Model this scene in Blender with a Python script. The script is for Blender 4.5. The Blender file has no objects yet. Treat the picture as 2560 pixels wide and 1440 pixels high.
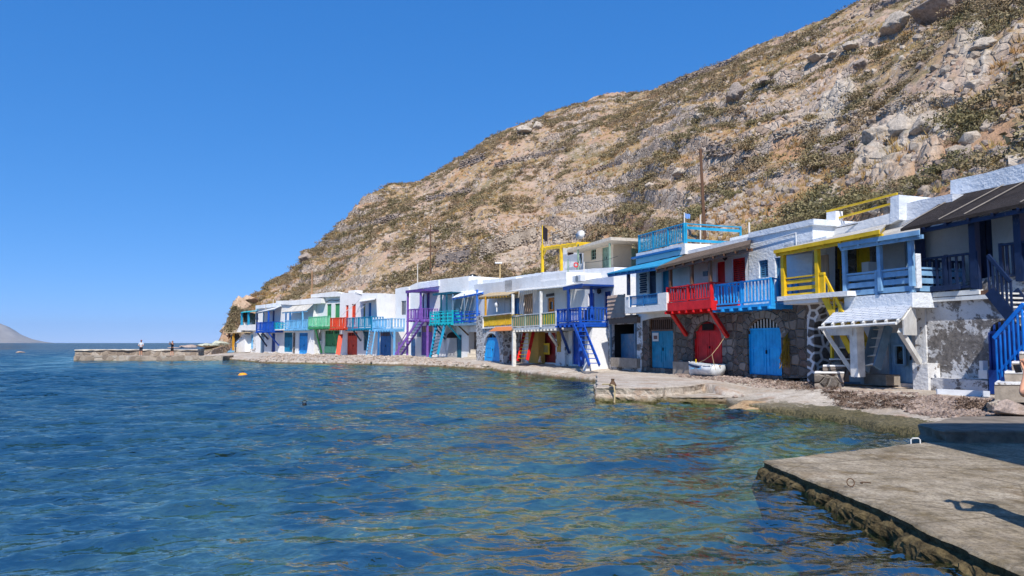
import bpy, bmesh, math, random
import numpy as np
from mathutils import Vector, Matrix, noise as mnoise
from mathutils.geometry import tessellate_polygon
random.seed(7); rng = np.random.default_rng(7)
SC = bpy.context.scene
COL = SC.collection
R = math.radians

# ------------------------------------------------------------------ camera
F = 1828.0; PITCH = math.atan(137/1828.0); CAMZ = 1.95
cd = bpy.data.cameras.new('camera'); cam = bpy.data.objects.new('camera', cd); COL.objects.link(cam)
cam.location = (0, 0, CAMZ); cam.rotation_euler = (math.pi/2 + PITCH, 0, 0)
cd.sensor_width = 36.0; cd.lens = 36.0*F/2560.0; cd.clip_start = 0.1; cd.clip_end = 60000
SC.camera = cam

# ------------------------------------------------------------------ world, sun, exposure
SUN_EL = R(50); SUN_AZ = R(1)           # shadows run this far left of straight ahead (+Y)
sun_vec = Vector((-math.sin(SUN_AZ)*math.cos(SUN_EL), -math.cos(SUN_AZ)*math.cos(SUN_EL), math.sin(SUN_EL)))
w = bpy.data.worlds.new('World'); SC.world = w; w.use_nodes = True
nt = w.node_tree; nt.nodes.clear()
sky = nt.nodes.new('ShaderNodeTexSky'); sky.sky_type = 'NISHITA'; sky.sun_disc = False
sky.sun_elevation = SUN_EL; sky.sun_rotation = math.atan2(sun_vec.x, sun_vec.y)
sky.altitude = 0; sky.air_density = 0.4; sky.dust_density = 0.0; sky.ozone_density = 8.0
sp_ = nt.nodes.new('ShaderNodeSeparateColor'); cb_ = nt.nodes.new('ShaderNodeCombineColor')   # tone and white balance of the photograph
nt.links.new(sky.outputs[0], sp_.inputs[0])
for i_, (g_, k_) in enumerate(((.95, 0.94), (.53, 2.16), (.37, 4.45))):
    pw = nt.nodes.new('ShaderNodeMath'); pw.operation = 'POWER'; pw.inputs[1].default_value = g_; nt.links.new(sp_.outputs[i_], pw.inputs[0])
    ml = nt.nodes.new('ShaderNodeMath'); ml.operation = 'MULTIPLY'; ml.inputs[1].default_value = k_; nt.links.new(pw.outputs[0], ml.inputs[0]); nt.links.new(ml.outputs[0], cb_.inputs[i_])
bg = nt.nodes.new('ShaderNodeBackground'); bg.inputs['Strength'].default_value = 0.105
wo = nt.nodes.new('ShaderNodeOutputWorld')
nt.links.new(cb_.outputs[0], bg.inputs[0]); nt.links.new(bg.outputs[0], wo.inputs[0])
sd = bpy.data.lights.new('sun', 'SUN'); sd.energy = 5.0; sd.angle = R(0.53); sd.color = (1.0, 0.955, 0.89)
so = bpy.data.objects.new('sun', sd); COL.objects.link(so); so.rotation_euler = sun_vec.to_track_quat('Z', 'Y').to_euler()
so.location = (0, -20, 60)
SC.view_settings.view_transform = 'Standard'; SC.view_settings.look = 'None'
SC.view_settings.exposure = 0.15; SC.view_settings.gamma = 1.0
SC.render.engine = 'CYCLES'
SC.cycles.max_bounces = 6; SC.cycles.transparent_max_bounces = 12
SC.cycles.caustics_reflective = False; SC.cycles.caustics_refractive = False

# ------------------------------------------------------------------ pixel <-> place (pixels of the 2560 x 1440 photograph)
CP, SP = math.cos(PITCH), math.sin(PITCH)
CAM = Vector((0, 0, CAMZ))
def ray(px, py):
    u = (px-1280)/F; v = (720-py)/F
    return Vector((u, CP - v*SP, SP + v*CP))
def at_depth(px, py, Y):
    d = ray(px, py); return CAM + d*(Y/d.y)
def on_z(px, py, z):
    d = ray(px, py); return CAM + d*((z-CAMZ)/d.z)
def X_at(px, Y): return (px-1280)/F*CP*Y
def L1Y(px): return 21.0/((px-1280)/F*CP + 0.364)

# ------------------------------------------------------------------ tags
def tag(o, label=None, cat=None, group=None, kind=None):
    if label: o['label'] = label
    if cat: o['category'] = cat
    if group: o['group'] = group
    if kind: o['kind'] = kind
    return o
def empty(name, loc=(0,0,0), rz=0.0):
    o = bpy.data.objects.new(name, None); COL.objects.link(o); o.empty_display_size = .3
    o.location = loc; o.rotation_euler = (0, 0, rz); return o

# ------------------------------------------------------------------ mesh builder
class MB:
    def __init__(s): s.v = []; s.f = []
    def quad(s, a, b, c, d):
        n = len(s.v); s.v += [tuple(a), tuple(b), tuple(c), tuple(d)]; s.f.append((n, n+1, n+2, n+3)); return s
    def box(s, x0, x1, y0, y1, z0, z1):
        if x1 < x0: x0, x1 = x1, x0
        if y1 < y0: y0, y1 = y1, y0
        if z1 < z0: z0, z1 = z1, z0
        n = len(s.v)
        s.v += [(x0,y0,z0),(x1,y0,z0),(x1,y1,z0),(x0,y1,z0),(x0,y0,z1),(x1,y0,z1),(x1,y1,z1),(x0,y1,z1)]
        s.f += [tuple(n+i for i in q) for q in ((0,3,2,1),(4,5,6,7),(0,1,5,4),(1,2,6,5),(2,3,7,6),(3,0,4,7))]
        return s
    def hexa(s, b, t):           # bottom loop of 4, top loop of 4
        n = len(s.v); s.v += [tuple(p) for p in b] + [tuple(p) for p in t]
        s.f += [tuple(n+i for i in q) for q in ((0,3,2,1),(4,5,6,7),(0,1,5,4),(1,2,6,5),(2,3,7,6),(3,0,4,7))]
        return s
    def beam(s, a, b, wd, h=None, up=(0,0,1)):
        a = Vector(a); b = Vector(b); h = wd if h is None else h
        d = (b-a).normalized(); up = Vector(up)
        if abs(d.dot(up)) > .98: up = Vector((0, 1, 0))
        sx = d.cross(up).normalized()*(wd/2); sz = sx.cross(d).normalized()*(h/2)
        return s.hexa([a-sx-sz, a+sx-sz, b+sx-sz, b-sx-sz], [a-sx+sz, a+sx+sz, b+sx+sz, b-sx+sz])
    def prism(s, poly, y0, y1):  # poly of (x, z), extruded along y
        n = len(s.v); k = len(poly)
        s.v += [(p[0], y0, p[1]) for p in poly] + [(p[0], y1, p[1]) for p in poly]
        ar = sum(poly[i][0]*poly[(i+1)%k][1]-poly[(i+1)%k][0]*poly[i][1] for i in range(k))
        tris = tessellate_polygon([[Vector((p[0], p[1], 0)) for p in poly]])
        for t in tris:
            a, b, c = t
            cr = (poly[b][0]-poly[a][0])*(poly[c][1]-poly[a][1])-(poly[c][0]-poly[a][0])*(poly[b][1]-poly[a][1])
            if cr < 0: a, c = c, a
            s.f.append((n+a, n+b, n+c)); s.f.append((n+k+c, n+k+b, n+k+a))
        for i in range(k):
            j = (i+1) % k
            q = (n+i, n+k+i, n+k+j, n+j)
            s.f.append(q if ar > 0 else q[::-1])
        return s
    def slab(s, p0, p1, p2, p3, t):   # quad thickened downwards by t
        t = Vector((0, 0, t)); P = [Vector(p) for p in (p0, p1, p2, p3)]
        return s.hexa([p-t for p in P], P)
    def tube(s, pts, r, n=6, r1=None):
        pts = [Vector(p) for p in pts]; base = len(s.v); r1 = r if r1 is None else r1
        for i, p in enumerate(pts):
            d = (pts[min(i+1, len(pts)-1)]-pts[max(i-1, 0)]).normalized()
            up = Vector((0, 0, 1)) if abs(d.z) < .95 else Vector((1, 0, 0))
            a = d.cross(up).normalized(); b = a.cross(d).normalized()
            rr = r + (r1-r)*i/max(1, len(pts)-1)
            for k in range(n):
                t = 2*math.pi*k/n; s.v.append(tuple(p + a*(math.cos(t)*rr) + b*(math.sin(t)*rr)))
        for i in range(len(pts)-1):
            for k in range(n):
                k2 = (k+1) % n
                s.f.append((base+i*n+k, base+i*n+k2, base+(i+1)*n+k2, base+(i+1)*n+k))
        s.f.append(tuple(base+k for k in range(n))[::-1]); e = base+(len(pts)-1)*n
        s.f.append(tuple(e+k for k in range(n)))
        return s
    def lathe(s, prof, n=14, c=(0,0,0), axis='z'):
        base = len(s.v); m = len(prof)
        for r, z in prof:
            for k in range(n):
                t = 2*math.pi*k/n; x, y = math.cos(t)*r, math.sin(t)*r
                p = (x, y, z) if axis == 'z' else (x, z, y)
                s.v.append((p[0]+c[0], p[1]+c[1], p[2]+c[2]))
        for i in range(m-1):
            for k in range(n):
                k2 = (k+1) % n; s.f.append((base+i*n+k, base+i*n+k2, base+(i+1)*n+k2, base+(i+1)*n+k))
        s.f.append(tuple(base+k for k in range(n))[::-1]); s.f.append(tuple(base+(m-1)*n+k for k in range(n)))
        return s
    def add(s, verts, faces, M=None):
        n = len(s.v)
        s.v += [tuple(M @ Vector(v)) if M else tuple(v) for v in verts]
        s.f += [tuple(n+i for i in f) for f in faces]; return s
    def build(s, name, mat, parent=None, smooth=False):
        me = bpy.data.meshes.new(name); me.from_pydata(s.v, [], s.f); me.update()
        if smooth: me.polygons.foreach_set('use_smooth', [True]*len(me.polygons))
        o = bpy.data.objects.new(name, me); COL.objects.link(o)
        for m in (mat if isinstance(mat, (list, tuple)) else [mat]): me.materials.append(m)
        if parent: o.parent = parent
        return o
def np_mesh(name, V, Fq, mat, smooth=True, attrs=None):
    V = np.asarray(V, np.float32); Fq = np.asarray(Fq, np.int32); k = Fq.shape[1]
    me = bpy.data.meshes.new(name)
    me.vertices.add(len(V)); me.vertices.foreach_set('co', V.ravel())
    me.loops.add(Fq.size); me.loops.foreach_set('vertex_index', Fq.ravel())
    me.polygons.add(len(Fq)); me.polygons.foreach_set('loop_start', np.arange(0, Fq.size, k, dtype=np.int32))
    me.polygons.foreach_set('loop_total', np.full(len(Fq), k, np.int32))
    me.polygons.foreach_set('use_smooth', np.full(len(Fq), smooth))
    for an, av in (attrs or {}).items():
        a = me.attributes.new(an, 'FLOAT', 'POINT'); a.data.foreach_set('value', np.asarray(av, np.float32).ravel())
    me.update(calc_edges=True); me.validate()
    me.materials.append(mat)
    o = bpy.data.objects.new(name, me); COL.objects.link(o); return o
def grid_faces(nr, nc):
    i = np.arange(nr-1)[:, None]*nc + np.arange(nc-1)[None, :]
    return np.stack([i, i+1, i+nc+1, i+nc], -1).reshape(-1, 4)

# ------------------------------------------------------------------ numpy noise
def _hash(ix, iy, seed):
    h = (ix.astype(np.int64)*374761393 + iy.astype(np.int64)*668265263 + seed*974711) & 0xffffffff
    h = ((h ^ (h >> 13))*1274126177) & 0xffffffff
    h = (h ^ (h >> 16)) & 0xffff
    return h/65535.0
def vnoise(x, y, seed=0):
    ix = np.floor(x); iy = np.floor(y); fx = x-ix; fy = y-iy
    fx = fx*fx*fx*(fx*(fx*6-15)+10); fy = fy*fy*fy*(fy*(fy*6-15)+10)
    a = _hash(ix, iy, seed); b = _hash(ix+1, iy, seed); c = _hash(ix, iy+1, seed); d = _hash(ix+1, iy+1, seed)
    return (a*(1-fx)+b*fx)*(1-fy)+(c*(1-fx)+d*fx)*fy
def fbm(x, y, oct=4, seed=0, gain=.5):
    t = 0; amp = 1; tot = 0
    for o in range(oct):
        c, s_ = math.cos(o*1.1+.3), math.sin(o*1.1+.3)
        t = t + amp*vnoise((x*c-y*s_)*2**o, (x*s_+y*c)*2**o, seed+o*17); tot += amp; amp *= gain
    return t/tot*2-1

# ------------------------------------------------------------------ materials
def lin(c):
    return tuple(((x/255)/12.92 if x/255 <= .04045 else ((x/255+.055)/1.055)**2.4) for x in c)
class NT:
    def __init__(s, name):
        s.m = bpy.data.materials.new(name); s.m.use_nodes = True; s.t = s.m.node_tree; s.t.nodes.clear()
        s.out = s.n('ShaderNodeOutputMaterial'); s._tc = None
    def n(s, typ, **kw):
        x = s.t.nodes.new(typ)
        for k, v in kw.items():
            if k in x.inputs.keys() if isinstance(k, str) else False: pass
            setattr(x, k, v)
        return x
    def l(s, a, b): s.t.links.new(a, b)
    def tc(s):
        if s._tc is None: s._tc = s.n('ShaderNodeTexCoord')
        return s._tc.outputs['Object']
    def map(s, scale=(1,1,1), rot=(0,0,0), src=None):
        m = s.n('ShaderNodeMapping'); m.inputs['Scale'].default_value = scale; m.inputs['Rotation'].default_value = rot
        s.l(src or s.tc(), m.inputs['Vector']); return m.outputs[0]
    def noise(s, scale, detail=4, rough=.55, dist=0, vec=None, out='Fac'):
        x = s.n('ShaderNodeTexNoise'); x.inputs['Scale'].default_value = scale; x.inputs['Detail'].default_value = detail
        x.inputs['Roughness'].default_value = rough; x.inputs['Distortion'].default_value = dist
        s.l(vec or s.tc(), x.inputs['Vector']); return x.outputs[out]
    def voro(s, scale, feature='F1', vec=None, out='Distance', rand=1.0):
        x = s.n('ShaderNodeTexVoronoi'); x.feature = feature; x.inputs['Scale'].default_value = scale
        x.inputs['Randomness'].default_value = rand
        s.l(vec or s.tc(), x.inputs['Vector']); return x.outputs[out]
    def ramp(s, fac, stops, interp='LINEAR'):
        x = s.n('ShaderNodeValToRGB'); x.color_ramp.interpolation = interp; e = x.color_ramp.elements
        while len(e) < len(stops): e.new(.5)
        for i, (p, c) in enumerate(stops):
            e[i].position = p; e[i].color = (*c, 1) if not isinstance(c, (int, float)) else (c, c, c, 1)
        s.l(fac, x.inputs[0]); return x.outputs[0]
    def mix(s, fac, a, b, blend='MIX'):
        x = s.n('ShaderNodeMix'); x.data_type = 'RGBA'; x.blend_type = blend
        for sock, v in ((x.inputs[0], fac), (x.inputs[6], a), (x.inputs[7], b)):
            if isinstance(v, (int, float)): sock.default_value = v if sock is x.inputs[0] or sock.type == 'VALUE' else (v, v, v, 1)
            elif isinstance(v, tuple): sock.default_value = (*v, 1) if len(v) == 3 else v
            else: s.l(v, sock)
        return x.outputs[2]
    def math(s, op, a, b=0.0, clamp=False):
        x = s.n('ShaderNodeMath'); x.operation = op; x.use_clamp = clamp
        for sock, v in ((x.inputs[0], a), (x.inputs[1], b)):
            if isinstance(v, (int, float)): sock.default_value = v
            else: s.l(v, sock)
        return x.outputs[0]
    def bump(s, h, strength=.3, dist=.02, normal=None):
        x = s.n('ShaderNodeBump'); x.inputs['Strength'].default_value = strength; x.inputs['Distance'].default_value = dist
        s.l(h, x.inputs['Height'])
        if normal: s.l(normal, x.inputs['Normal'])
        return x.outputs[0]
    def pbsdf(s, col, rough=.6, normal=None, spec=.3, metal=0.0):
        x = s.n('ShaderNodeBsdfPrincipled')
        if isinstance(col, tuple): x.inputs['Base Color'].default_value = (*col, 1)
        else: s.l(col, x.inputs['Base Color'])
        if isinstance(rough, (int, float)): x.inputs['Roughness'].default_value = rough
        else: s.l(rough, x.inputs['Roughness'])
        x.inputs['Specular IOR Level'].default_value = spec; x.inputs['Metallic'].default_value = metal
        if normal: s.l(normal, x.inputs['Normal'])
        return x.outputs[0]
    def done(s, sh): s.l(sh, s.out.inputs['Surface']); return s.m

MATS = {}
def paint(name, rgb, rough=.5, wear=.25, wood=(.30,.24,.18), l=True):
    if 'p_'+name in MATS: return MATS['p_'+name]
    t = NT('paint_'+name); c = lin(rgb) if l else rgb
    n1 = t.noise(3.0, 5, .6); n2 = t.noise(26, 4, .7, vec=t.map((1, 1, .18)))
    d = tuple(x*.72 for x in c); b = tuple(min(.9, x*1.12+.008) for x in c)
    col = t.mix(t.ramp(n1, [(.3, 0.0), (.7, 1.0)]), d, b)
    wr = t.ramp(t.math('MULTIPLY', n2, t.noise(1.7, 3, .6)), [(.355-.10*wear, 0.0), (.43-.10*wear, 1.0)])
    pale = tuple(min(.85, x*.55+y*.6) for x, y in zip(c, wood))
    col = t.mix(t.math('MULTIPLY', wr, min(1, .25+wear*1.6)), col, pale)
    MATS['p_'+name] = t.done(t.pbsdf(col, rough, t.bump(n2, .25, .01))); return MATS['p_'+name]
def whitewash(name, base=(.80,.79,.77), dirt=(.50,.46,.41), amt=.35, bump=.5, patch=None, pamt=.5):
    if 'w_'+name in MATS: return MATS['w_'+name]
    t = NT('plaster_'+name)
    n1 = t.noise(.9, 6, .65); n2 = t.noise(7, 5, .65); drip = t.noise(2.2, 5, .6, vec=t.map((1, 1, .22)))
    f = t.ramp(t.math('ADD', t.math('MULTIPLY', n1, .6), t.math('MULTIPLY', drip, .4)), [(.47, 0.0), (.70, 1.0)])
    col = t.mix(t.math('MULTIPLY', f, amt), base, dirt)
    col = t.mix(t.math('MULTIPLY', t.ramp(n2, [(.55, 0.0), (.75, 1.0)]), amt*.5), col, tuple(x*.8 for x in dirt))
    h = t.math('ADD', n2, t.math('MULTIPLY', n1, 1.5))
    nrm = t.bump(h, bump, .05)
    if patch:
        v = t.noise(1.15, 8, .72, .4); vr = t.ramp(t.math('ADD', t.math('MULTIPLY', v, .75), t.math('MULTIPLY', n2, .25)), [(pamt, 1.0), (pamt+.035, 0.0)])
        st = t.mix(t.ramp(t.noise(6, 5, .7), [(.35, 0.0), (.65, 1.0)]), patch, tuple(x*2.4 for x in patch))
        col = t.mix(vr, col, st)
    MATS['w_'+name] = t.done(t.pbsdf(col, .85, nrm, .15)); return MATS['w_'+name]
def masonry(name, cols, mortar, scale=2.2, gap=.05, sq=(1,1,1.35), rand=.8, bump=.8):
    if 'm_'+name in MATS: return MATS['m_'+name]
    t = NT('masonry_'+name)
    wob = t.n('ShaderNodeMix'); wob.data_type = 'VECTOR'; wob.inputs[0].default_value = .07
    t.l(t.map(sq), wob.inputs[4]); t.l(t.noise(2.2, 3, .6, out='Color'), wob.inputs[5]); vec = wob.outputs[1]
    e = t.voro(scale, 'DISTANCE_TO_EDGE', vec, rand=rand); cell = t.voro(scale, 'F1', vec, 'Color', rand=rand)
    sep = t.n('ShaderNodeSeparateColor'); t.l(cell, sep.inputs[0])
    k = len(cols); c = t.ramp(sep.outputs[0], [((i+.0)/k, q) for i, q in enumerate(cols)], 'CONSTANT')
    gr = t.noise(9, 6, .7)
    c = t.mix(t.ramp(gr, [(.3, 0.0), (.75, .8)]), c, t.mix(.5, c, (.42, .38, .34)))
    c = t.mix(t.ramp(t.noise(2.6, 6, .7), [(.35, 0.0), (.7, .6)]), c, t.mix(.6, c, (.05, .045, .04)))
    g = t.ramp(t.math('ADD', e, t.math('MULTIPLY', t.math('SUBTRACT', gr, .5), .06)), [(gap*.55, 1.0), (gap, 0.0)])
    col = t.mix(g, c, mortar)
    h = t.math('ADD', t.ramp(e, [(0.0, 0.0), (gap*2, 1.0)]), t.math('MULTIPLY', gr, .6))
    MATS['m_'+name] = t.done(t.pbsdf(col, .9, t.bump(h, bump, .05), .1)); return MATS['m_'+name]
def plain(name, rgb, rough=.7, var=.25, scale=6, bump=.3, metal=0.0, sc=(1,1,1), spec=.3, l=True):
    if 'l_'+name in MATS: return MATS['l_'+name]
    t = NT(name); c = lin(rgb) if l else rgb
    n1 = t.noise(scale, 6, .65, vec=t.map(sc))
    col = t.mix(t.ramp(n1, [(.3, 0.0), (.7, 1.0)]), tuple(x*(1-var) for x in c), tuple(min(.92, x*(1+var)) for x in c))
    MATS['l_'+name] = t.done(t.pbsdf(col, rough, t.bump(n1, bump, .03), spec, metal)); return MATS['l_'+name]
def reed(name, a, b, sc=(1,14,14)):
    if 'r_'+name in MATS: return MATS['r_'+name]
    t = NT('reed_'+name); n1 = t.noise(7, 4, .7, vec=t.map(sc)); n2 = t.noise(1.2, 4, .6)
    col = t.mix(t.ramp(n1, [(.35, 0.0), (.65, 1.0)]), a, b); col = t.mix(t.ramp(n2, [(.4, 0.0), (.7, .5)]), col, tuple(x*.6 for x in a))
    MATS['r_'+name] = t.done(t.pbsdf(col, .9, t.bump(n1, .9, .04), .1)); return MATS['r_'+name]
def glass_mat():
    if 'glass' in MATS: return MATS['glass']
    t = NT('window_glass'); MATS['glass'] = t.done(t.pbsdf((.012,.016,.02), .06, None, .6)); return MATS['glass']
# ------------------------------------------------------------------ shoreline and ground heights
def W0(px, py, z=0.0):
    p = on_z(px, py, z); return (p.x, p.y)
SHORE = [(-75,210), (-54,140), (-46,112), (-43.5,101), (-39,92), W0(560,899), W0(650,907), W0(750,910), W0(860,911), W0(940,913), W0(1020,914),
         W0(1100,918), W0(1220,925), W0(1340,941), W0(1440,951), (4.3,35.2), (4.0,26.6), W0(1600,997), W0(1760,992), W0(1800,1003), W0(1835,1020),
         W0(1980,1036), W0(2100,1056), W0(2230,1082), W0(2330,1097), (8.2,13.6), (8.0,9.0), (9,-30)]
LAND = SHORE + [(120,-30), (160,300), (-75,300)]
def poly_sd(X, Y, poly, closed=True):
    X = np.asarray(X, float); Y = np.asarray(Y, float)
    d = np.full(X.shape, 1e9); ins = np.zeros(X.shape, bool); n = len(poly)
    for i in range(n if closed else n-1):
        ax, ay = poly[i]; bx, by = poly[(i+1) % n]
        ex, ey = bx-ax, by-ay; wx, wy = X-ax, Y-ay
        t = np.clip((wx*ex+wy*ey)/(ex*ex+ey*ey), 0, 1)
        d = np.minimum(d, np.hypot(wx-ex*t, wy-ey*t))
        c = (ay > Y) != (by > Y)
        with np.errstate(divide='ignore', invalid='ignore'):
            ins ^= c & (X < ex*(Y-ay)/(ey if ey else 1e-9)+ax)
    return np.where(ins, d, -d) if closed else d
def sstep(a, b, x):
    t = np.clip((x-a)/(b-a), 0, 1); return t*t*(3-2*t)
def ground_sd(X, Y):
    s = poly_sd(X, Y, LAND)
    return s + .35*fbm(X*.8, Y*.8, 3, 5) * np.clip(.4+np.abs(s)*.5, 0, 1)
def ground_z(X, Y):
    X = np.asarray(X, float); Y = np.asarray(Y, float)
    s = ground_sd(X, Y)
    beach = sstep(30, 18, Y)                                   # the near end slopes gently into the water
    h0 = (.24+.10*fbm(X*.35, Y*.35, 3, 9))*(1-beach)+.13*beach
    step = sstep(-.06, .10, s)
    run = 5.0-1.0*beach
    land = h0 + (.53-h0)*sstep(0, run, s) + .035*fbm(X*1.3, Y*1.3, 4, 3) + .018*fbm(X*5, Y*5, 3, 4)
    ledge = .07*np.floor(np.clip(s*.9+.6*fbm(X*.5, Y*.5, 2, 31), 0, 4))*(1-beach)*.35
    land = land + ledge*sstep(4, 1, s)
    dd = np.maximum(-s, 0)
    sea = -(.32+.17*np.power(dd, .92))
    sea = np.maximum(sea, -7.0) + .16*fbm(X*.9, Y*.9, 4, 21) + .22*np.maximum(fbm(X*.35, Y*.35, 3, 22), 0)
    sea = np.minimum(sea, -.12)
    jd = poly_sd(X, Y, [(3.3,24.6), (7.5,25.2), (8.5,28), (8,34), (4.2,35)]); land = np.maximum(land, .10+.38*sstep(-1.6, .8, jd)+.02*fbm(X*2, Y*2, 3, 12))
    return sea*(1-step)+land*step
def quay_mat():
    t = NT('quay_concrete')
    geo = t.n('ShaderNodeNewGeometry'); pos = geo.outputs['Position']
    sep = t.n('ShaderNodeSeparateXYZ'); t.l(pos, sep.inputs[0]); z = sep.outputs[2]
    big = t.noise(.45, 6, .65, vec=pos); med = t.noise(2.6, 6, .7, vec=pos); fine = t.noise(14, 6, .75, vec=pos)
    gran = t.voro(22, 'F1', pos)
    con = t.mix(t.ramp(big, [(.32, 0.0), (.68, 1.0)]), (.47,.39,.305), (.72,.65,.555))
    con = t.mix(t.ramp(med, [(.48, 0.0), (.68, .75)]), con, (.30,.235,.17))
    con = t.mix(t.ramp(fine, [(.40, .5), (.62, 0.0)]), con, (.20,.155,.115))
    con = t.mix(t.ramp(t.noise(1.1, 5, .7, vec=pos), [(.54, 0.0), (.63, .6)]), con, (.36,.22,.14))
    wetline = t.math('ADD', z, t.math('MULTIPLY', t.math('SUBTRACT', med, .5), -.28))
    wet = t.ramp(wetline, [(.07, 1.0), (.21, 0.0)])
    alg = t.mix(t.ramp(fine, [(.35, 0.0), (.6, 1.0)]), (.035,.036,.012), (.14,.125,.04))
    con = t.mix(wet, con, t.mix(t.ramp(big, [(.38, 0.0), (.55, 1.0)]), alg, (.15,.105,.06)))
    nearm = t.math('MULTIPLY', t.ramp(t.math('DIVIDE', sep.outputs[1], 40), [(.50, 1.0), (.62, 0.0)]), t.ramp(t.math('ADD', z, t.math('MULTIPLY', t.noise(.9, 5, .7, vec=pos), -.42)), [(-.15, 1.0), (-.05, 0.0)]))
    con = t.mix(t.math('MULTIPLY', nearm, .9), con, t.mix(t.ramp(fine, [(.4, 0.0), (.62, 1.0)]), (.022,.024,.009), (.19,.155,.07)))
    # sea floor below the waterline: pale sand, stones, dark weed
    sand = t.mix(t.ramp(med, [(.3, 0.0), (.65, 1.0)]), (.035,.040,.018), (.26,.29,.165))
    st = t.voro(2.3, 'SMOOTH_F1', t.map((1,1,1), src=pos)); st2 = t.noise(2.1, 6, .75, 1.6, vec=pos)
    sand = t.mix(.6, sand, t.mix(t.ramp(st2, [(.36, 0.0), (.64, 1.0)]), (.014,.020,.009), (.34,.39,.24)))
    sand = t.mix(t.ramp(st, [(.12, .65), (.42, 0.0)]), sand, t.mix(med, (.008,.008,.005), (.22,.21,.13)))
    weed = t.ramp(t.noise(.30, 4, .6, vec=pos), [(.47, 0.0), (.56, 1.0)])
    sand = t.mix(t.math('MULTIPLY', weed, .85), sand, (.010,.013,.007))
    col = t.mix(t.ramp(z, [(-.06+.5, 1.0), (.5, 0.0)]) if False else t.math('LESS_THAN', z, -.04), con, sand)
    rough = t.mix(wet, .92, .55)
    h = t.math('ADD', t.math('MULTIPLY', fine, .7), t.math('ADD', med, t.math('MULTIPLY', gran, .4)))
    return t.done(t.pbsdf(col, rough, t.bump(h, .7, .06), .2))
QM = quay_mat()
def ground_patch(name, x0, x1, y0, y1, res):
    nx = int((x1-x0)/res)+1; ny = int((y1-y0)/res)+1
    X, Y = np.meshgrid(np.linspace(x0, x1, nx), np.linspace(y0, y1, ny))
    o = np_mesh(name, np.stack([X, Y, ground_z(X, Y)], -1).reshape(-1, 3), grid_faces(ny, nx), QM)
    return tag(o, kind='structure')
ground_patch('quay', -4, 24, 10, 46, .09)
ground_patch('quay', -56, 24, 46, 118, .26)
ground_patch('seabed', -48, -4, 10, 46, .4)
ground_patch('seabed', -26, 10, -2, 10, .14)
ground_patch('quay', 10, 24, -6, 10, .4)

# ------------------------------------------------------------------ water
def water():
    az = np.radians(np.concatenate([np.linspace(-80, -41, 60)[:-1], np.linspace(-41, 41, 1000), np.linspace(41, 80, 60)[1:]]))
    rr = [2.2]
    while rr[-1] < 260: rr.append(rr[-1]*1.0054)
    while rr[-1] < 12000: rr.append(rr[-1]*1.06)
    rr = np.array(rr)
    Rr, A = np.meshgrid(rr, az, indexing='ij'); X = Rr*np.sin(A); Y = Rr*np.cos(A)
    dr = np.maximum(Rr*.0054, .02); dr[Rr > 260] = 1e3
    g = np.random.default_rng(3); Z = np.zeros_like(X)
    sd_ = -poly_sd(X, Y, LAND)
    shel = .17+.83*sstep(5, 36, sd_)
    gust = .75+.5*vnoise(X*.07+3, Y*.05, 77)
    for i in range(104):
        lam = .15*(24)**((i+.5)/104.0); k = 2*math.pi/lam
        th = R(101) + g.normal(0, .55 if lam < .8 else .31)
        kx, ky = k*math.cos(th), k*math.sin(th); ph = g.uniform(0, 6.28)
        amp = .058/k*(1.25 if lam < .7 else (1.0 if lam < 1.8 else .7))
        att = np.clip((lam/dr-2.0)/2.0, 0, 1)
        p = kx*X+ky*Y+ph + 1.5*vnoise(X*.21+i*3.1, Y*.21, i)
        s = np.exp(1.15*(np.sin(p)-1))*2.1-.95; Z += amp*att*s
    Z *= (.35+.65*shel)*gust
    dep = -ground_z(X, Y); far = (Rr > 200); dep[far] = 7.0
    o = np_mesh('sea', np.stack([X, Y, Z], -1).reshape(-1, 3), grid_faces(len(rr), len(az))[:, ::-1], water_mat(), attrs={'depth': np.clip(dep, 0, 9), 'ruffle': shel})
    tag(o, kind='structure')
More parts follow.
